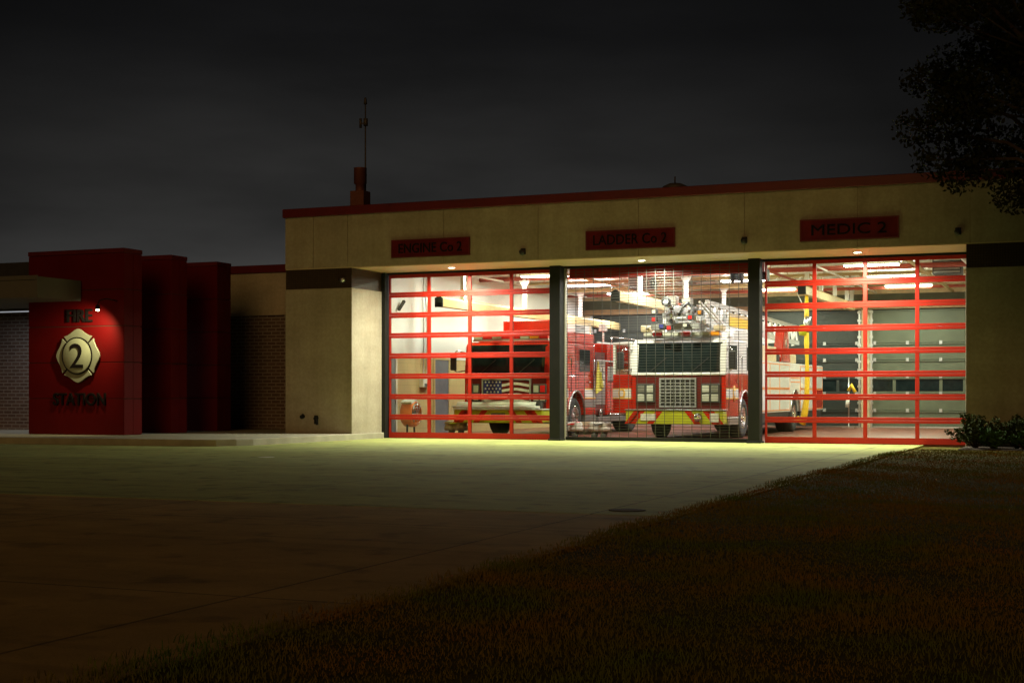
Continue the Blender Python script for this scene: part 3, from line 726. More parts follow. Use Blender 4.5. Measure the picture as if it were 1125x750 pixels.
def lightbar(root, y, z, hw, reds):
    b = MB(); b.box(-hw,hw,y-.13,y+.13,z,z+.05); o = b.build('light_bar', M['steel'], root)
    n = 8
    for k in range(n):
        xa = -hw+2*hw*k/n
        q = MB(); q.box(xa+.01,xa+2*hw/n-.01,y-.13,y+.13,z+.051,z+.17); q.build('light_pod', M[reds[k % len(reds)]], o, bevel=.02)

# --- ladder truck in the middle bay
LT = thing('ladder_truck', 'red and white ladder fire truck in the middle bay, ladder on its roof', 'fire truck', (-9.85,1.2,0))
zt = make_cab(LT, 'truck_white', open_door=True)
bumper(LT, 1.22, .42)
# left front door standing open
ph = R(55); hx, hy = -1.24, .12; dv = Vector((-math.sin(ph), math.cos(ph), 0))
Md = Matrix.Translation((hx,hy,0)) @ Matrix(((dv.x, -dv.y, 0, 0),(dv.y, dv.x, 0, 0),(0,0,1,0),(0,0,0,1)))
d = MB(); d.box(.02,.80,-.03,.03,.66,1.66,Md); od = d.build('open_door', M['truck_red'], LT, bevel=.015, label='open left cab door with a white window frame')
f = MB()
f.box(.02,.09,-.03,.03,1.662,2.42,Md); f.box(.73,.80,-.03,.03,1.662,2.42,Md); f.box(.02,.80,-.03,.03,2.421,2.49,Md); f.build('window_frame', M['truck_white'], od, bevel=.01)
f = MB(); f.box(.09,.73,-.006,.006,1.662,2.42,Md); f.build('window_glass', M['glass'], od)
f = MB(); f.box(.02,.80,.0305,.035,1.06,1.28,Md); f.m(1).box(.02,.80,.0305,.036,1.03,1.06,Md); f.box(.02,.80,.0305,.036,1.28,1.31,Md); f.build('door_stripe', [M['truck_white'], M['gold']], od)
f = MB(); p0 = Md @ Vector((.40,.036,1.17)); p1 = Md @ Vector((.40,.05,1.17)); f.cyl(p0,p1,.14,n=16); p2 = Md @ Vector((.40,.058,1.17)); f.m(1).cyl(p1,p2,.08,n=14); f.build('door_emblem', [M['gold'], M['truck_white']], od)
# roof gear
lightbar(LT, .38, zt+.02, 1.0, ['lens','red_lens','lens','lens','red_lens','lens','lens','amber'])
b = MB(); b.lathe([(0,.22),(.10,.2),(.15,.1),(.16,0)],(-.62,.42,zt+.2),'z',14); b.build('beacon_dome', M['truck_white'], LT)
b = MB(); b.box(-1.05,-.8,.2,.5,zt+.20,zt+.36); b.box(.85,1.1,.2,.5,zt+.2,zt+.34); b.build('warning_light', M['bin'], LT, bevel=.02)
# body behind the cab
B0, B1 = 3.75, 13.2; hw = 1.22
b = MB(); poly = [(B0,.62)]+arch(8.55,.64,.62)+[(B1,.62),(B1,2.08),(B0,2.08)]
b.prism(poly, 'x', -hw, hw); b.build('body', M['truck_white'], LT, bevel=.02)
dr = [(3.85,5.0),(5.06,6.3),(6.36,7.75),(9.4,10.5),(10.56,11.7),(11.76,13.1)]
for s in (-1, 1):
    for y0, y1 in dr:
        for z0, z1 in ((.70,1.28),(1.34,2.0)):
            q = MB(); a, b2 = sorted((s*hw, s*(hw+.008))); q.box(a,b2,y0,y1,z0,z1); q.m(1); a, b2 = sorted((s*hw, s*(hw+.012)))
            t = .022; q.box(a,b2,y0-t,y1+t,z0-t,z0); q.box(a,b2,y0-t,y1+t,z1,z1+t); q.box(a,b2,y0-t,y0,z0,z1); q.box(a,b2,y1,y1+t,z0,z1)
            q.build('compartment_door', [M['truck_white'] if not (y0 > 11.7 and z0 < 1) else M['truck_red'], M['orange_trim']], LT)
    q = MB(); a, b2 = sorted((s*hw, s*(hw+.008))); q.box(a,b2,7.85,9.3,1.42,1.9); q.m(1); 
    for z in (1.5,1.62,1.76): q.box(a,s*(hw+.012) if s>0 else b2,7.9,9.25,z,z+.03) if s > 0 else None
    q.build('side_panel', [M['truck_white'], M['orange_trim']], LT)
    fe = MB(); fe.tube([(s*(hw+.015),p[0],p[1]) for p in arch(8.55,.66,.62,14)], .03, 6); fe.build('wheel_arch', M['steel'], LT)
    wheel(LT, s*(hw-.02), 8.55, .55, .5)
    q = MB(); a, b2 = sorted((s*.95, s*1.2)); q.box(a,b2,4.0,7.7,.36,.61); q.box(a,b2,9.4,13.0,.36,.61); q.build('under_box', M['black'], LT)
b = MB(); b.box(-.5,.5,3.6,13.0,.45,.618); b.build('frame_rail', M['black'], LT)
# top deck: bins, turntable with red console, aerial ladder
b = MB(); b.box(.72,1.18,4.0,6.1,2.082,2.5); b.box(-1.18,-.72,4.0,8.0,2.082,2.45)
b.build('deck_bin', M['bin'], LT, bevel=.015)
b = MB(); b.lathe([(.0,2.09),(.85,2.09),(.85,2.25),(.6,2.27),(.6,2.62),(0,2.62)],(0,9.6,0),'z',24); tt = b.build('turntable', M['gear_white'], LT)
b = MB(); b.prism([(6.75,2.1),(8.1,2.1),(7.75,3.0),(7.2,3.0)], 'x', .92, 1.18); oc = b.build('turntable_console', M['truck_red'], LT, bevel=.02)
b = MB(); b.lathe([(0,.012),(.12,.012),(.12,0),(0,0)],(1.181,7.45,2.65),'x',14); b.build('console_emblem', M['lens'], oc)
b = MB(); b.box(.85,1.15,6.2,6.7,2.085,2.4); b.m(1).box(.8,1.17,8.2,9.0,2.085,2.35); b.build('deck_gear', [M['black'], M['bin']], LT, bevel=.02)
def ladder(name, hwid, z0, z1, y0, y1, n, slope=0.0):
    b = MB(); zz = lambda y: (y-y0)*slope
    for s in (-1, 1):
        x = s*hwid
        b.bar((x,y0,z0+zz(y0)),(x,y1,z0+zz(y1)),.08,.13); b.bar((x,y0+.25,z1+zz(y0)),(x,y1,z1+zz(y1)),.08,.10)
        for i in range(n):
            ya = y0+.1+(y1-y0-.2)*i/n; yb = y0+.1+(y1-y0-.2)*(i+1)/n
            b.bar((x,ya,z0+zz(ya)),(x,(ya+yb)/2,z1+zz((ya+yb)/2)),.06); b.bar((x,(ya+yb)/2,z1+zz((ya+yb)/2)),(x,yb,z0+zz(yb)),.06)
    k = int((y1-y0)/.35)
    for i in range(k): y = y0+.15+i*.35; b.cyl((-hwid,y,z0+zz(y)+.02),(hwid,y,z0+zz(y)+.02),.022,n=6)
    return b
SL = -.012
lad = ladder('l', .52, 2.98, 3.50, .55, 12.6, 16, SL).build('aerial_ladder', M['truck_white'], LT)
ladder('l', .40, 3.06, 3.36, .15, 11.0, 22, SL).build('fly_section', M['joist'], lad)
ladder('l', .30, 3.12, 3.32, -.25, 10.0, 20, SL).build('tip_section', M['steel'], lad)
b = MB(); b.box(.556,.575,3.0,5.6,2.98,3.33); b.m(1).box(.5755,.579,3.0,5.6,3.24,3.33); b.build('yellow_plate', [M['yellow'], M['bin']], lad)
b = MB(); b.box(.30,.62,.9,3.6,2.86,2.93); b.build('ladder_cradle', M['truck_white'], LT)
b = MB(); b.box(-.5,-.38,.7,.85,zt+.05,2.94); b.box(.38,.5,.7,.85,zt+.05,2.94); b.box(-.6,.6,.66,.9,2.88,2.935); b.build('cradle_post', M['steel'], LT)
# tip: water monitor, lights, boxes
mt = MB(); mt.tube([(-.05,-.1,2.95),(-.05,-.42,2.98),(-.05,-.52,3.12),(-.05,-.40,3.28),(-.05,-.62,3.36)], [.07,.07,.07,.065,.06], 10); mt.cyl((-.05,-.60,3.35),(-.05,-.95,3.46),.055,.075)
mo = mt.build('water_monitor', M['chrome'], LT)
b = MB(); b.lathe([(.05,0),(.11,.02),(.12,.10),(.08,.12),(.05,0)],(-.05,-.98,3.42),'y',14); b.build('nozzle', M['black'], mo)
b = MB(); b.tube([(.1,-.3,3.1),(.22,-.35,3.3),(.3,-.2,3.42),(.32,.1,3.36)], .035, 8); b.build('hydraulic_hose', M['black'], LT)
for x, y, z, m in ((-.52,-.32,3.02,'red_lens'),(-.52,-.32,3.22,'lens'),(.42,-.35,3.05,'red_lens'),(.30,-.4,2.86,'lens'),(-.30,-.4,2.84,'blue'),(-.1,-.42,2.80,'red_lens'),(.52,.2,3.2,'amber')):
    b = MB(); b.box(x-.075,x+.075,y-.06,y+.06,z-.065,z+.065); o = b.build('tip_light', M['black'], LT, bevel=.01); q = MB(); q.box(x-.05,x+.05,y-.075,y-.061,z-.042,z+.042); q.build('lens', M[m], o)
b = MB(); b.box(-.62,.62,-.30,-.20,2.76,2.92); b.build('tip_frame', M['plate'], LT, bevel=.01)
b = MB(); b.box(-.28,-.02,-.15,.15,3.38,3.62); b.box(.12,.34,-.1,.2,3.4,3.56); b.m(1).box(.05,.12,-.2,.4,3.36,3.42); b.build('tip_box', [M['gear_white'], M['pipe_red']], LT, bevel=.02)
b = MB(); b.bar((-.45,-.2,2.9),(-.9,.2,zt+.3),.04); b.build('tip_brace', M['truck_white'], LT)
for p, q in (((.6,-.2,3.45),(.85,.9,2.9)),((.72,-.1,3.4),(.95,1.0,2.88))): b = MB(); b.bar(p,q,.05); b.build('tip_brace', M['truck_white'], LT)

# --- engine in the left bay
EN = thing('fire_engine', 'all red fire engine with a flag painted grille in the left bay', 'fire truck', (-14.52,1.2,0))
zt = make_cab(EN, 'truck_red', flag=True)
bo = bumper(EN, 1.22, .62, deck=True)
b = MB(); b.cyl((-1.25,-.36,.865),(1.0,-.36,.865),.085,n=16); b.m(1).cyl((1.0,-.36,.865),(1.14,-.36,.865),.095,n=14); b.build('suction_hose', [M['truck_white'], M['black']], EN)
b = MB(); b.cyl((-1.3,-.56,.815),(1.15,-.56,.815),.036,n=10); b.build('bumper_rail', M['truck_white'], EN)
lightbar(EN, .36, zt+.02, 1.08, ['lens','red_lens','lens','red_lens','red_lens','lens','amber','red_lens'])
b = MB(); b.box(-.6,1.1,1.15,1.4,zt+.31,zt+.62); b.build('roof_box', M['orange'] if False else M['truck_red'], EN, bevel=.03)
b = MB(); b.box(.35,1.18,2.0,3.2,zt+.301,zt+.52)
b.m(1)
for i in range(3): b.box(1.181,1.186,2.1,2.75,zt+.34+i*.055,zt+.365+i*.055)
b.build('roof_air_unit', [M['truck_white'], M['black']], EN, bevel=.02)
b = MB(); b.box(.2,1.1,3.3,3.58,zt+.301,zt+.62); b.build('roof_locker', M['bin'], EN, bevel=.01)
hw = 1.22
b = MB(); b.box(-hw+.04,hw-.04,3.68,4.55,.58,2.35); b.build('pump_house', M['truck_dark'], EN)
for s in (-1, 1):
    a, b2 = sorted((s*(hw-.04), s*(hw-.02))); b = MB(); b.box(a,b2,3.72,4.52,.85,2.1); pp = b.build('pump_panel', M['plate'], EN)
    q = MB()
    for r in range(3):
        for c in range(3): q.lathe([(0,.02),(.07,.02),(.075,0),(0,0)] if s > 0 else [(0,-.02),(.07,-.02),(.075,0),(0,0)],(s*(hw-.018),3.86+c*.24,1.45+r*.2),'x',10)
    q.build('gauge', M['gear_white'], pp)
b = MB(); b.box(-hw,hw,4.6,9.2,.55,1.5); b.box(-hw,hw,4.6,9.2,2.12,2.62); b.box(-hw+.35,hw-.35,4.6,9.2,1.5,2.12); b.box(-hw,hw,4.6,4.68,1.5,2.12); b.box(-hw,hw,8.9,9.2,1.5,2.12)
b.build('body', M['truck_red'], EN, bevel=.015)
for s in (-1, 1):
    a, b2 = sorted((s*hw, s*(hw+.01)))
    b = MB(); b.box(a,b2,3.7,9.2,2.60,2.65); b.box(a,b2,3.7,9.2,2.09,2.13); b.box(a,b2,5.55,5.60,.6,2.1); b.build('body_trim', M['truck_white'], EN)
    for y0, y1 in ((4.66,5.5),(5.66,6.35),(7.75,9.1)):
        b = MB(); a, b2 = sorted((s*hw, s*(hw+.008))); b.box(a,b2,y0,y1,.62,1.44); b.build('compartment_door', M['truck_red'], EN, bevel=.003)
    a, b2 = sorted((s*(hw-.02), s*(hw-.32))); b = MB(); b.box(a,b2,4.8,5.4,1.52,1.95); b.m(1).box(a,b2,5.7,6.6,1.52,1.9); b.m(2).box(a,b2,6.7,8.0,1.52,2.0); b.build('stowed_gear', [M['plate'], M['bin'], M['brown']], EN, bevel=.02)
    b = MB(); a, b2 = sorted((s*(hw-.2), s*(hw+.06))); b.box(a,b2,3.7,6.3,.36,.50); b.build('running_board', M['plate'], EN, bevel=.01)
    b = rail([(s*(hw+.05),4.65,.56),(s*(hw+.08),6.3,.56)], .03); b.build('side_rail', M['chrome'], EN)
    wheel(EN, s*(hw-.02), 7.05, .53, .5)
    b = rail([(s*(hw+.02),5.0,2.66),(s*(hw+.02),5.0,2.82),(s*(hw+.02),8.6,2.82),(s*(hw+.02),8.6,2.66)]); b.build('hose_bed_rail', M['chrome'], EN)
b = MB(); b.lathe([(0,.05),(.10,.05),(.12,0),(.0,0)],(hw+.0,4.0,.62),'x',14); b.build('pump_inlet', M['chrome'], EN)
b = MB(); b.box(-.85,.85,3.6,9.0,.42,.548); b.build('chassis', M['black'], EN)
b = MB(); b.cyl((.9,5.2,2.625),(.9,5.2,3.05),.035,n=8); b.box(.8,1.0,5.1,5.3,3.0,3.2); b.build('scene_light', M['gear_white'], EN)

# ------------------------------------------------------------------ things inside the bays
# ceiling lights
def bay_light(x, y, label):
    s = thing('bay_light', label, 'light', (x,y,4.66), group='long tube lights under the bay ceiling')
    b = MB(); b.prism([(-.16,0),(.16,0),(.08,.08),(-.08,.08)], 'x', -.75, .75); b.build('reflector', M['joist'], s)
    b = MB(); b.box(-.72,.72,-.13,.13,-.03,-.002); b.build('tube', M['lamp_in'], s)
    b = MB(); b.cyl((-.6,0,.08),(-.6,0,.77),.008,n=6); b.cyl((.6,0,.08),(.6,0,.77),.008,n=6); b.build('hanger', M['steel'], s)
    l = bpy.data.lights.new('ceiling_fill', 'AREA'); l.shape = 'RECTANGLE'; l.size = 1.4; l.size_y = .2; l.energy = BAY_E*.22; l.color = (1,.93,.78)  # added fill lamp above the reflector, only to brighten the ceiling
    o = bpy.data.objects.new('ceiling_fill_beam', l); col.objects.link(o); o.parent = s; o.location = (0,0,.1); o.rotation_euler = (R(180),0,0)
    l = bpy.data.lights.new('tube_lamp', 'AREA'); l.shape = 'RECTANGLE'; l.size = 1.4; l.size_y = .26; l.energy = BAY_E; l.color = (.98,1,.93)
    o = bpy.data.objects.new('tube_beam', l); col.objects.link(o); o.parent = s; o.location = (0,0,-.05)
BAY_E = 172
for bx, bn in ((-15.3,'left'),(-10.2,'middle'),(-5.8,'right')):
    for by, rn in ((2.2,'first, nearest the door'),(6.0,'second from the door'),(9.9,'third from the door'),(14.0,'last, nearest the rear wall')):
        bay_light(bx, by, 'tube light over the %s bay, %s' % (bn, rn))
# exhaust rails
def exhaust_rail(x, y0, z, hang, label):
    s = thing('exhaust_rail', label, 'duct', (x,y0,z), group='exhaust extraction rails')
    L = 15.6-y0
    b = MB(); b.prism([(-.09,-.14),(.09,-.14),(.09,.08),(.0,.14),(-.09,.08)], 'y', 0, L); b.build('duct', M['pipe'], s, bevel=.008)
    b = MB(); b.prism([(-.11,-.15),(.11,-.15),(.11,.09),(0,.155),(-.11,.09)], 'y', -.06, -.001); b.build('end_cap', M['dark_steel'], s)
    for h in hang:
        q = MB(); q.box(-.055,.055,h-.055,h+.055,.14,5.42-z); q.bar((0,h,(5.42-z)*.42),(-.6,h,5.42-z),.07); q.bar((0,h,(5.42-z)*.42),(.6,h,5.42-z),.07)
        q.build('hanger', M['joist'], s)
    return s
exhaust_rail(-16.2,.6,3.6,(1.5,6,11),'tan exhaust rail along the left bay, above the white wall')
exhaust_rail(-11.26,.5,3.62,(2.0,6.5,11),'tan exhaust rail beside the ladder truck in the middle bay')
s = exhaust_rail(-7.85,6.9,4.12,(.7,2.9,5.3,7.6),'pale exhaust rail over the ladder truck rear with white braces')
q = MB()
for y in (8.5,9.6,10.7): q.bar((0,y,.15),(.0,y+.55,1.28),.12); q.bar((0,y+1.1,.15),(0,y+.55,1.28),.12)
q.box(-.07,.07,7.2-6.9,12.9-6.9,.56,.70); q.build('brace', M['joist'], s)
# yellow exhaust hose hanging from it
s = thing('exhaust_hose', 'yellow exhaust hose hanging down beside the ladder truck rear wheel', 'hose', (-7.85,7.55,.03))
b = MB(); pts = [(0,0,3.95),(.0,0,3.4),(0,0,2.6),(.02,0,1.6),(0,0,1.0),(-.06,.02,.6),(-.12,.05,.3),(-.30,.12,.42)]
b.tube(pts, [.05,.07,.075,.075,.08,.10,.11,.09], 12); b.build('hose', M['yellow'], s)
b = MB(); b.lathe([(0,-.16),(.11,-.14),(.14,0),(.11,.14),(0,.16)],(-.10,-.02,2.95),'z',14); b.build('balancer', M['lime'], s)
b = MB(); b.tube([(0,0,3.3),(-.12,0,3.7),(-.25,-.05,4.0),(-.1,-.05,4.2),(.1,0,4.05),(.0,0,3.6)], .015, 6); b.build('cord', M['truck_white'], s)
b = MB(); b.tube([(0,0,2.9),(.0,0,3.15),(.04,0,3.35)], .09, 10); b.build('coupling', M['steel'], s)
# left wall door, panel, conduit, sensor, fan
s = thing('wall_door', 'blue grey service door in the tan left wall of the bay', 'door', (-17.69,3.82,.012))
b = MB(); b.box(.002,.03,-.46,.46,0,2.12); b.build('leaf', M['grey_door'], s, bevel=.004)
b = MB(); b.box(.002,.05,-.52,-.465,0,2.18); b.box(.002,.05,.465,.52,0,2.18); b.box(.002,.05,-.465,.465,2.125,2.18); b.build('door_frame', M['tan_wall'], s)
b = MB(); b.cyl((.03,.36,1.0),(.08,.36,1.0),.025); b.build('handle', M['steel'], s)
s = thing('wall_door', 'narrow grey door at the front end of the left wall, by the fan', 'door', (-17.69,.62,.012))
b = MB(); b.box(.002,.03,-.28,.28,0,2.1); b.build('leaf', M['grey_door'], s); b = MB(); b.box(.002,.05,.285,.36,0,2.14); b.build('door_frame', M['truck_white'], s)
s = thing('electrical_box', 'white electrical box with conduits on the left wall', 'electrical box', (-17.69,2.66,1.5))
b = MB(); b.box(.002,.14,-.26,.26,-.16,.22); b.build('box', M['truck_white'], s, bevel=.01)
b = MB(); b.cyl((.04,-.05,.22),(.04,-.05,3.7),.018,n=8); b.cyl((.04,.16,.22),(.04,.16,3.7),.018,n=8); b.build('conduit', M['steel'], s)
b = MB(); b.box(.141,.15,-.2,.2,-.13,-.05); b.build('vent_slot', M['gear_dark'], s)
s = thing('wall_sensor', 'small dark tilted sensor high on the white left wall', 'sensor', (-17.7,1.15,3.55))
b = MB(); b.bar((.06,-.1,-.12),(.12,.12,.14),.07); b.build('sensor_body', M['dark_steel'], s); b = MB(); b.bar((.002,0,0),(.1,0,0),.03); b.build('bracket', M['steel'], s)
for y, z in ((4.6,3.62),):
    s = thing('wall_sensor', 'second small dark sensor on the white wall, above the engine', 'sensor', (-17.7,6.4,3.75)); b = MB(); b.bar((.06,-.12,-.12),(.12,.14,.16),.08); b.build('sensor_body', M['dark_steel'], s)
    b = MB(); b.bar((.002,0,0),(.1,0,0),.03); b.build('bracket', M['steel'], s)
s = thing('floor_fan', 'round orange blower fan standing on the floor inside the left bay', 'fan', (-17.02,.55,.012))
b = MB(); b.lathe([(.30,-.18),(.34,-.14),(.36,0),(.34,.14),(.30,.18),(.28,.14),(.29,-.14),(.30,-.18)],(0,0,.62),'x',24); b.build('housing', M['orange'], s)
b = MB()
for k in range(5):
    a = 2*math.pi*k/5; b.prism([(0,.0),(.05,.0),(.14,.25),(.0,.27)], 'x', -.01, .01)
    for i in range(len(b.v)-8, len(b.v)):
        x, y, z = b.v[i]; b.v[i] = (x+y*.25, y*math.cos(a)-z*math.sin(a), y*math.sin(a)+z*math.cos(a)+.62)
b.blob((0,0,.62),.08,.07,.07); b.build('blades', M['dark_steel'], s)
b = MB()
for r in (.1,.18,.26): b.tube([(.19,r*math.cos(2*math.pi*k/20),.62+r*math.sin(2*math.pi*k/20)) for k in range(21)], .006, 5)
for k in range(8): a = math.pi*k/4; b.cyl((.19,0,.62),(.19,.3*math.cos(a),.62+.3*math.sin(a)),.006,n=5)
b.build('guard', M['steel'], s)
b = MB(); b.bar((-.22,-.22,.02),(.22,-.22,.02),.04); b.bar((-.22,.22,.02),(.22,.22,.02),.04); b.bar((0,-.22,.02),(0,-.2,.34),.04); b.bar((0,.22,.02),(0,.2,.34),.04); b.build('stand', M['dark_steel'], s)
b = MB(); b.prism([(-.3,.93),(.0,1.02),(.16,.9),(.10,.86),(-.02,.95),(-.28,.88)], 'x', -.16, .16); b.build('shroud', M['gear_white'], s)
# turnout gear piles on the floor
def gear(x, y, m1, m2, label, sc=1.0):
    s = thing('turnout_gear', label, 'firefighter gear', (x,y,.012), group='sets of turnout gear on the floor')
    for i in (-1, 1):
        b = MB(); b.tube([(i*.13*sc,-.14*sc,.05*sc),(i*.13*sc,.02,.06*sc),(i*.13*sc,.06*sc,.16*sc),(i*.13*sc,.05*sc,.30*sc)], [.06*sc,.075*sc,.085*sc,.10*sc], 10); b.build('boot', M['gear_dark'], s)
        b = MB(); b.lathe([(.09*sc,.20*sc),(.17*sc,.16*sc),(.19*sc,.24*sc),(.15*sc,.31*sc),(.18*sc,.36*sc),(.14*sc,.40*sc),(.08*sc,.36*sc)],(i*.14*sc,.04*sc,0),'z',12)
        for k in range(len(b.v)):
            p = b.v[k]; b.v[k] = (p[0]+random.uniform(-.012,.012), p[1]+random.uniform(-.012,.012), p[2]+random.uniform(-.012,.012))
        b.build('trouser_leg', M[m1], s)
    b = MB(); b.tube([(-.2*sc,0,.38*sc),(-.05*sc,-.16*sc,.33*sc),(.12*sc,-.14*sc,.36*sc),(.22*sc,.05*sc,.40*sc)], .022, 6); b.build('brace_strap', M[m2], s)
gear(-12.98,1.9,'gear_white','red_lens','pale turnout gear on the floor nearest the engine wheel')
gear(-12.25,2.1,'gear_white','gear_dark','pale turnout gear on the floor nearest the ladder truck')
gear(-16.05,1.3,'gear','lime','tan turnout gear on the floor left of the engine bumper',1.05)
s = thing('hanging_jacket', 'yellow green jacket hanging from the engine behind its cab', 'jacket', (-13.22,4.75,1.15))
b = MB(); b.prism([(-.20,.0),(.34,.12),(.12,.55),(-.02,.95),(-.14,.6)], 'x', -.0, .05); b.build('jacket_body', M['cloth_y'], s, bevel=.02)
b = MB(); b.prism([(.05,.2),(.26,.16),(.10,.62),(.02,.62)], 'x', .052, .10); b.build('sleeve', M['cloth_y'], s, bevel=.02)
s = thing('tool_stand', 'small yellow and white nozzle stand by the dark rear door', 'tool stand', (-7.9,15.2,.012))
b = MB(); b.cyl((0,0,0),(0,0,1.7),.02,n=8); b.box(-.2,.2,-.15,.15,0,.05); b.build('post', M['steel'], s)
b = MB(); b.tube([(0,-.05,1.25),(.1,-.08,1.45),(.22,-.08,1.2)], .06, 8); b.build('yellow_nozzle', M['yellow'], s)
b = MB(); b.tube([(-.05,-.05,.7),(-.02,-.08,.95)], .06, 8); b.build('pale_nozzle', M['gear_white'], s)
s = thing('ceiling_reel', 'dark cord reel hanging over the ladder truck cab', 'reel', (-9.0,3.9,4.3)); b = MB(); b.lathe([(0,-.14),(.20,-.14),(.20,-.10),(.13,-.09),(.13,.09),(.20,.10),(.20,.14),(0,.14)],(0,0,0),'x',16); b.build('drum', M['black'], s); b = MB(); b.box(-.03,.03,-.03,.03,.13,1.1); b.build('bracket', M['steel'], s)
s = thing('ceiling_reel', 'dark cord reel hanging near the right column of the middle bay', 'reel', (-7.95,2.4,4.15)); b = MB(); b.lathe([(0,-.12),(.17,-.12),(.17,-.09),(.11,-.08),(.11,.08),(.17,.09),(.17,.12),(0,.12)],(0,0,0),'x',16); b.build('drum', M['black'], s); b = MB(); b.box(-.03,.03,-.03,.03,.11,1.25); b.build('bracket', M['steel'], s)
def heater(x, y, label):
    s = thing('unit_heater', label, 'heater', (x,y,4.7), group='hanging unit heaters')
    b = MB(); b.box(-.38,.38,-.3,.3,-.3,.3); b.build('cabinet', M['gear_dark'], s, bevel=.02)
    b = MB()
    for i in range(7): b.box(-.34,.34,-.33,-.301,-.26+i*.08,-.21+i*.08)
    b.build('louvre', M['steel'], s)
    b = MB()
    for sx in (-.3,.3): b.cyl((sx,0,.3),(sx,0,.74),.012,n=6)
    b.build('hanger', M['steel'], s)
heater(-3.9,7.0,'boxy dark heater hanging at the right of the right bay'); heater(-13.2,9.0,'boxy dark heater hanging between left and middle bays')
# scrap of paper on the drive
s = MB(); vs = [(-.22,-.06,.006),(-.05,-.11,.012),(.12,-.08,.006),(.22,.0,.03),(.08,.09,.05),(-.12,.07,.02),(0,0,.07)]
vs = [(x*.8,y*1.1,z*.12) for x, y, z in vs]; s.add(vs, [(0,1,6),(1,2,6),(2,3,6),(3,4,6),(4,5,6),(5,0,6)]); o = s.build('paper_scrap', M['paper']); o.location = (-14.18,-11.0,0); tag(o, 'crumpled white scrap of paper lying on the driveway', 'litter')
s = MB(); s.lathe([(0,.003),(.17,.003),(.19,.0),(0,-.002)],(0,0,.004),'z',20); o = s.build('drive_stain', M['bark']); o.location = (-4.4,-19.8,0); tag(o, 'dark round stain on the driveway near the lawn edge', 'stain')  # thin dark disc standing for a stain on the concrete

# ------------------------------------------------------------------ planting
def leaves(clumps, n, size, m, name, parent, stretch=1.6):
    """many single leaf quads spread round clump centres"""
    V = np.empty((n,4,3), dtype=np.float32)
    cl = np.array([c[:3] for c in clumps]); rad = np.array([c[3] for c in clumps])
    k = rng.choice(len(clumps), n, p=rad**2/np.sum(rad**2))
    d = rng.normal(size=(n,3)); d /= np.linalg.norm(d,axis=1,keepdims=True)
    p = cl[k] + d*(rad[k]*rng.uniform(.25,1.0,n)**.6)[:,None]*np.array([1,1,.75])
    a = rng.normal(size=(n,3)); a /= np.linalg.norm(a,axis=1,keepdims=True)
    b = np.cross(a, rng.normal(size=(n,3))); b /= np.linalg.norm(b,axis=1,keepdims=True)
    sz = (size*rng.uniform(.6,1.3,n))[:,None]
    V[:,0] = p-a*sz*stretch/2; V[:,1] = p+b*sz*.42; V[:,2] = p+a*sz*stretch/2; V[:,3] = p-b*sz*.42
    me = bpy.data.meshes.new(name); me.vertices.add(n*4); me.vertices.foreach_set('co', V.ravel())
    me.loops.add(n*4); me.loops.foreach_set('vertex_index', np.arange(n*4, dtype=np.int32))
    me.polygons.add(n); me.polygons.foreach_set('loop_start', np.arange(n, dtype=np.int32)*4)
    me.materials.append(m); me.update(calc_edges=True); me.validate()
    o = bpy.data.objects.new(name, me); col.objects.link(o); o.parent = parent
    return o
TR = thing('tree', 'large dark leafy tree overhanging the right corner of the station', 'tree', (.05,-9.6,0))
b = MB(); b.tube([(0,0,-.1),(.03,0,.5),(.0,.05,1.6),(-.05,.02,2.8),(-.1,0,4.2),(-.05,.1,6.0),(0,.1,8.2)], [.30,.22,.19,.17,.14,.09,.03], 12)
b.build('trunk', M['bark'], TR)
cl = []
b = MB()
for i in range(30):
    a = i*2.4+random.uniform(-.4,.4); z = 4.75+i*.16; r = random.uniform(1.7,2.9)*(1.0 if z < 7 else .75)
    e = (r*math.cos(a), r*math.sin(a), z+random.uniform(.3,1.3)-(.5 if z < 5.4 else 0))
    s0 = (-.08,.03,z-.9); mid = tuple((s0[k]+e[k])/2+(0,0,.25)[k] for k in range(3))
    b.tube([s0, mid, e], [.07,.045,.012], 6)
    cl.append((*e, random.uniform(.5,.95))); cl.append((mid[0]+random.uniform(-.3,.3), mid[1]+random.uniform(-.3,.3), mid[2]+.3, random.uniform(.5,.85)))
    for q in range(3):
        f = (e[0]+random.uniform(-.8,.8), e[1]+random.uniform(-.8,.8), e[2]+random.uniform(-.7,.7)); b.tube([mid, f], [.02,.006], 5); cl.append((*f, random.uniform(.28,.6)))
for e in ((-2.9,.2,5.5),(-2.6,.4,5.0),(-2.2,.6,4.75),(-1.4,.9,4.4),(-.8,1.0,4.15),(-2.7,-.2,6.2)):
    b.tube([(-.08,.03,4.2),(e[0]*.5,e[1]*.5,e[2]*.5+2.4),e], [.05,.03,.008], 5); cl.append((*e, .42)); cl.append((e[0]*.8,e[1]*.8,e[2]*.9+.6,.5))
b.build('limb', M['bark'], TR)
leaves(cl, 85000, .06, M['leaf'], 'crown', TR)
def bush(x, y, h, w, n, m, label, up=True):
    s = thing('shrub', label, 'shrub', (x,y,.04), group='shrubs by the right pier')
    b = MB(); cl = []
    for i in range(26):
        a = i*2.4+random.uniform(-.3,.3); r = w*random.uniform(.1,1.15); hh = h*random.uniform(.5,1.12)
        e = (r*math.cos(a), r*math.sin(a)*.7, hh); mid = (e[0]*.55, e[1]*.55, e[2]*.55); b.tube([(0,0,0),mid,e], [.012,.008,.003], 5)
        for t in (.55,.75,.92,1.05): cl.append((mid[0]+(e[0]-mid[0])*(t-.5)*2, mid[1]+(e[1]-mid[1])*(t-.5)*2, e[2]*t, w*random.uniform(.09,.19)))
    b.build('stems', M['bark'], s); leaves(cl, n, .045 if up else .06, m, 'foliage', s, 2.0)
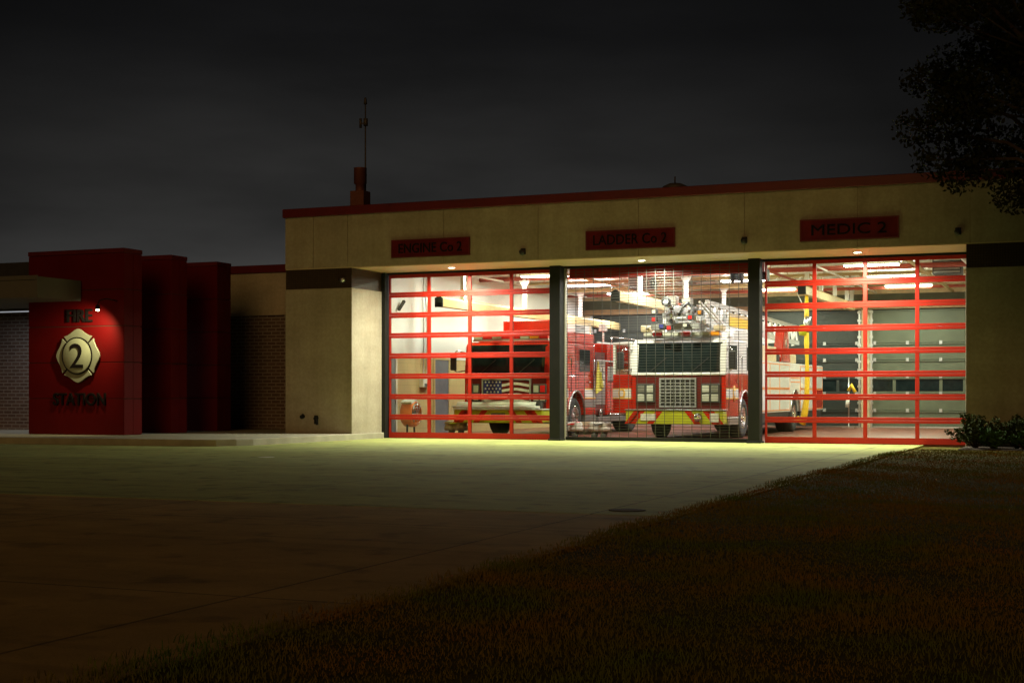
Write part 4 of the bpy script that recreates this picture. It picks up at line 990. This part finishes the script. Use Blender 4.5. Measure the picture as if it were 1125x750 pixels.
bush(-2.42,-2.7,.60,.58,2200,M['bush'],'tall loose shrub at the right door corner')
bush(-1.62,-2.6,.56,.64,2200,M['bush'],'tall loose shrub in the middle of the right pier bed')
bush(-.7,-2.6,.54,.64,2000,M['bush'],'tall loose shrub farthest right along the pier')
bush(-2.05,-3.1,.34,.30,700,M['bush_b'],'low bright green plant in front of the corner shrub',False)
bush(-1.45,-3.15,.30,.28,700,M['bush_b'],'low bright green plant in the middle of the bed',False)
bush(-.9,-3.1,.34,.30,700,M['bush_b'],'low bright green plant at the right end of the bed',False)

# ------------------------------------------------------------------ camera, sky, light
cam = bpy.data.cameras.new('camera'); co = bpy.data.objects.new('camera', cam); col.objects.link(co)
co.location = (0,-33.4,1.17); co.rotation_euler = (R(90),0,R(22.555)); cam.lens = 50; cam.sensor_width = 36; cam.shift_y = .0507; cam.clip_end = 2000; cam.clip_start = .1
scene.camera = co
W = bpy.data.worlds.new('World'); scene.world = W; W.use_nodes = True
nt = W.node_tree; L = nt.links.new; bg = nt.nodes['Background']
SUN_EL, SUN_AZ = R(21), R(9)       # light comes from the front right, low, like a far street light through haze
sky = nt.nodes.new('ShaderNodeTexSky'); sky.sky_type = 'NISHITA'; sky.sun_disc = False; sky.sun_elevation = SUN_EL; sky.sun_rotation = R(180)-SUN_AZ
hs = nt.nodes.new('ShaderNodeHueSaturation'); hs.inputs['Saturation'].default_value = .12; hs.inputs['Value'].default_value = .00035; L(sky.outputs[0], hs.inputs['Color'])
tc = nt.nodes.new('ShaderNodeTexCoord'); sp = nt.nodes.new('ShaderNodeSeparateXYZ'); L(tc.outputs['Generated'], sp.inputs[0])
rp = nt.nodes.new('ShaderNodeValToRGB'); el = rp.color_ramp.elements
el[0].position = 0; el[0].color = (.037,.0358,.034,1); el[1].position = 1; el[1].color = (.009,.0088,.0085,1)
for p, c in ((.10,(.034,.0333,.0322,1)),(.17,(.019,.0186,.0180,1)),(.24,(.0085,.0084,.0088,1)),(.34,(.005,.005,.0055,1))):
    e = el.new(p); e.color = c
L(sp.outputs['Z'], rp.inputs['Fac'])
# town glow is strongest behind the station's middle and fades to both sides
dt = nt.nodes.new('ShaderNodeVectorMath'); dt.operation = 'DOT_PRODUCT'; ga = R(22.555+5); dt.inputs[1].default_value = (-math.sin(ga), math.cos(ga), 0)
L(tc.outputs['Generated'], dt.inputs[0])
mr = nt.nodes.new('ShaderNodeMapRange'); mr.inputs[1].default_value = .925; mr.inputs[2].default_value = 1.0; mr.inputs[3].default_value = .24; mr.inputs[4].default_value = 1.0; L(dt.outputs['Value'], mr.inputs[0])
nz = nt.nodes.new('ShaderNodeTexNoise'); nz.inputs['Scale'].default_value = 3.2; nz.inputs['Detail'].default_value = 6
mp = nt.nodes.new('ShaderNodeMapping'); mp.inputs['Scale'].default_value = (1,1,4); L(tc.outputs['Generated'], mp.inputs[0]); L(mp.outputs[0], nz.inputs['Vector'])
m2 = nt.nodes.new('ShaderNodeMapRange'); m2.inputs[1].default_value = .3; m2.inputs[2].default_value = .7; m2.inputs[3].default_value = .5; m2.inputs[4].default_value = 1.45; L(nz.outputs['Fac'], m2.inputs[0])
mu = nt.nodes.new('ShaderNodeMath'); mu.operation = 'MULTIPLY'; L(mr.outputs[0], mu.inputs[0]); L(m2.outputs[0], mu.inputs[1])
vm = nt.nodes.new('ShaderNodeVectorMath'); vm.operation = 'SCALE'; L(rp.outputs[0], vm.inputs[0]); L(mu.outputs[0], vm.inputs['Scale'])
va = nt.nodes.new('ShaderNodeVectorMath'); va.operation = 'ADD'; L(vm.outputs[0], va.inputs[0]); L(hs.outputs[0], va.inputs[1])
L(va.outputs[0], bg.inputs['Color']); bg.inputs['Strength'].default_value = 1.0
sn = bpy.data.lights.new('sun', 'SUN'); sn.energy = .33; sn.angle = R(32); sn.color = (1,.56,.19)
so = bpy.data.objects.new('sun', sn); col.objects.link(so)
dirv = Vector((-math.sin(SUN_AZ)*math.cos(SUN_EL), math.cos(SUN_AZ)*math.cos(SUN_EL), -math.sin(SUN_EL)))
so.rotation_euler = dirv.to_track_quat('-Z','Y').to_euler()
vs = scene.view_settings; vs.view_transform = 'Standard'; vs.look = 'None'; vs.exposure = 0; vs.gamma = 1; vs.use_curve_mapping = False
scene.render.engine = 'CYCLES'
cy = scene.cycles; cy.use_denoising = True; cy.max_bounces = 8; cy.diffuse_bounces = 4; cy.glossy_bounces = 3; cy.transparent_max_bounces = 12; cy.sample_clamp_indirect = 6; cy.caustics_reflective = False; cy.caustics_refractive = False
try: cy.denoiser = 'OPENIMAGEDENOISE'
except Exception: pass
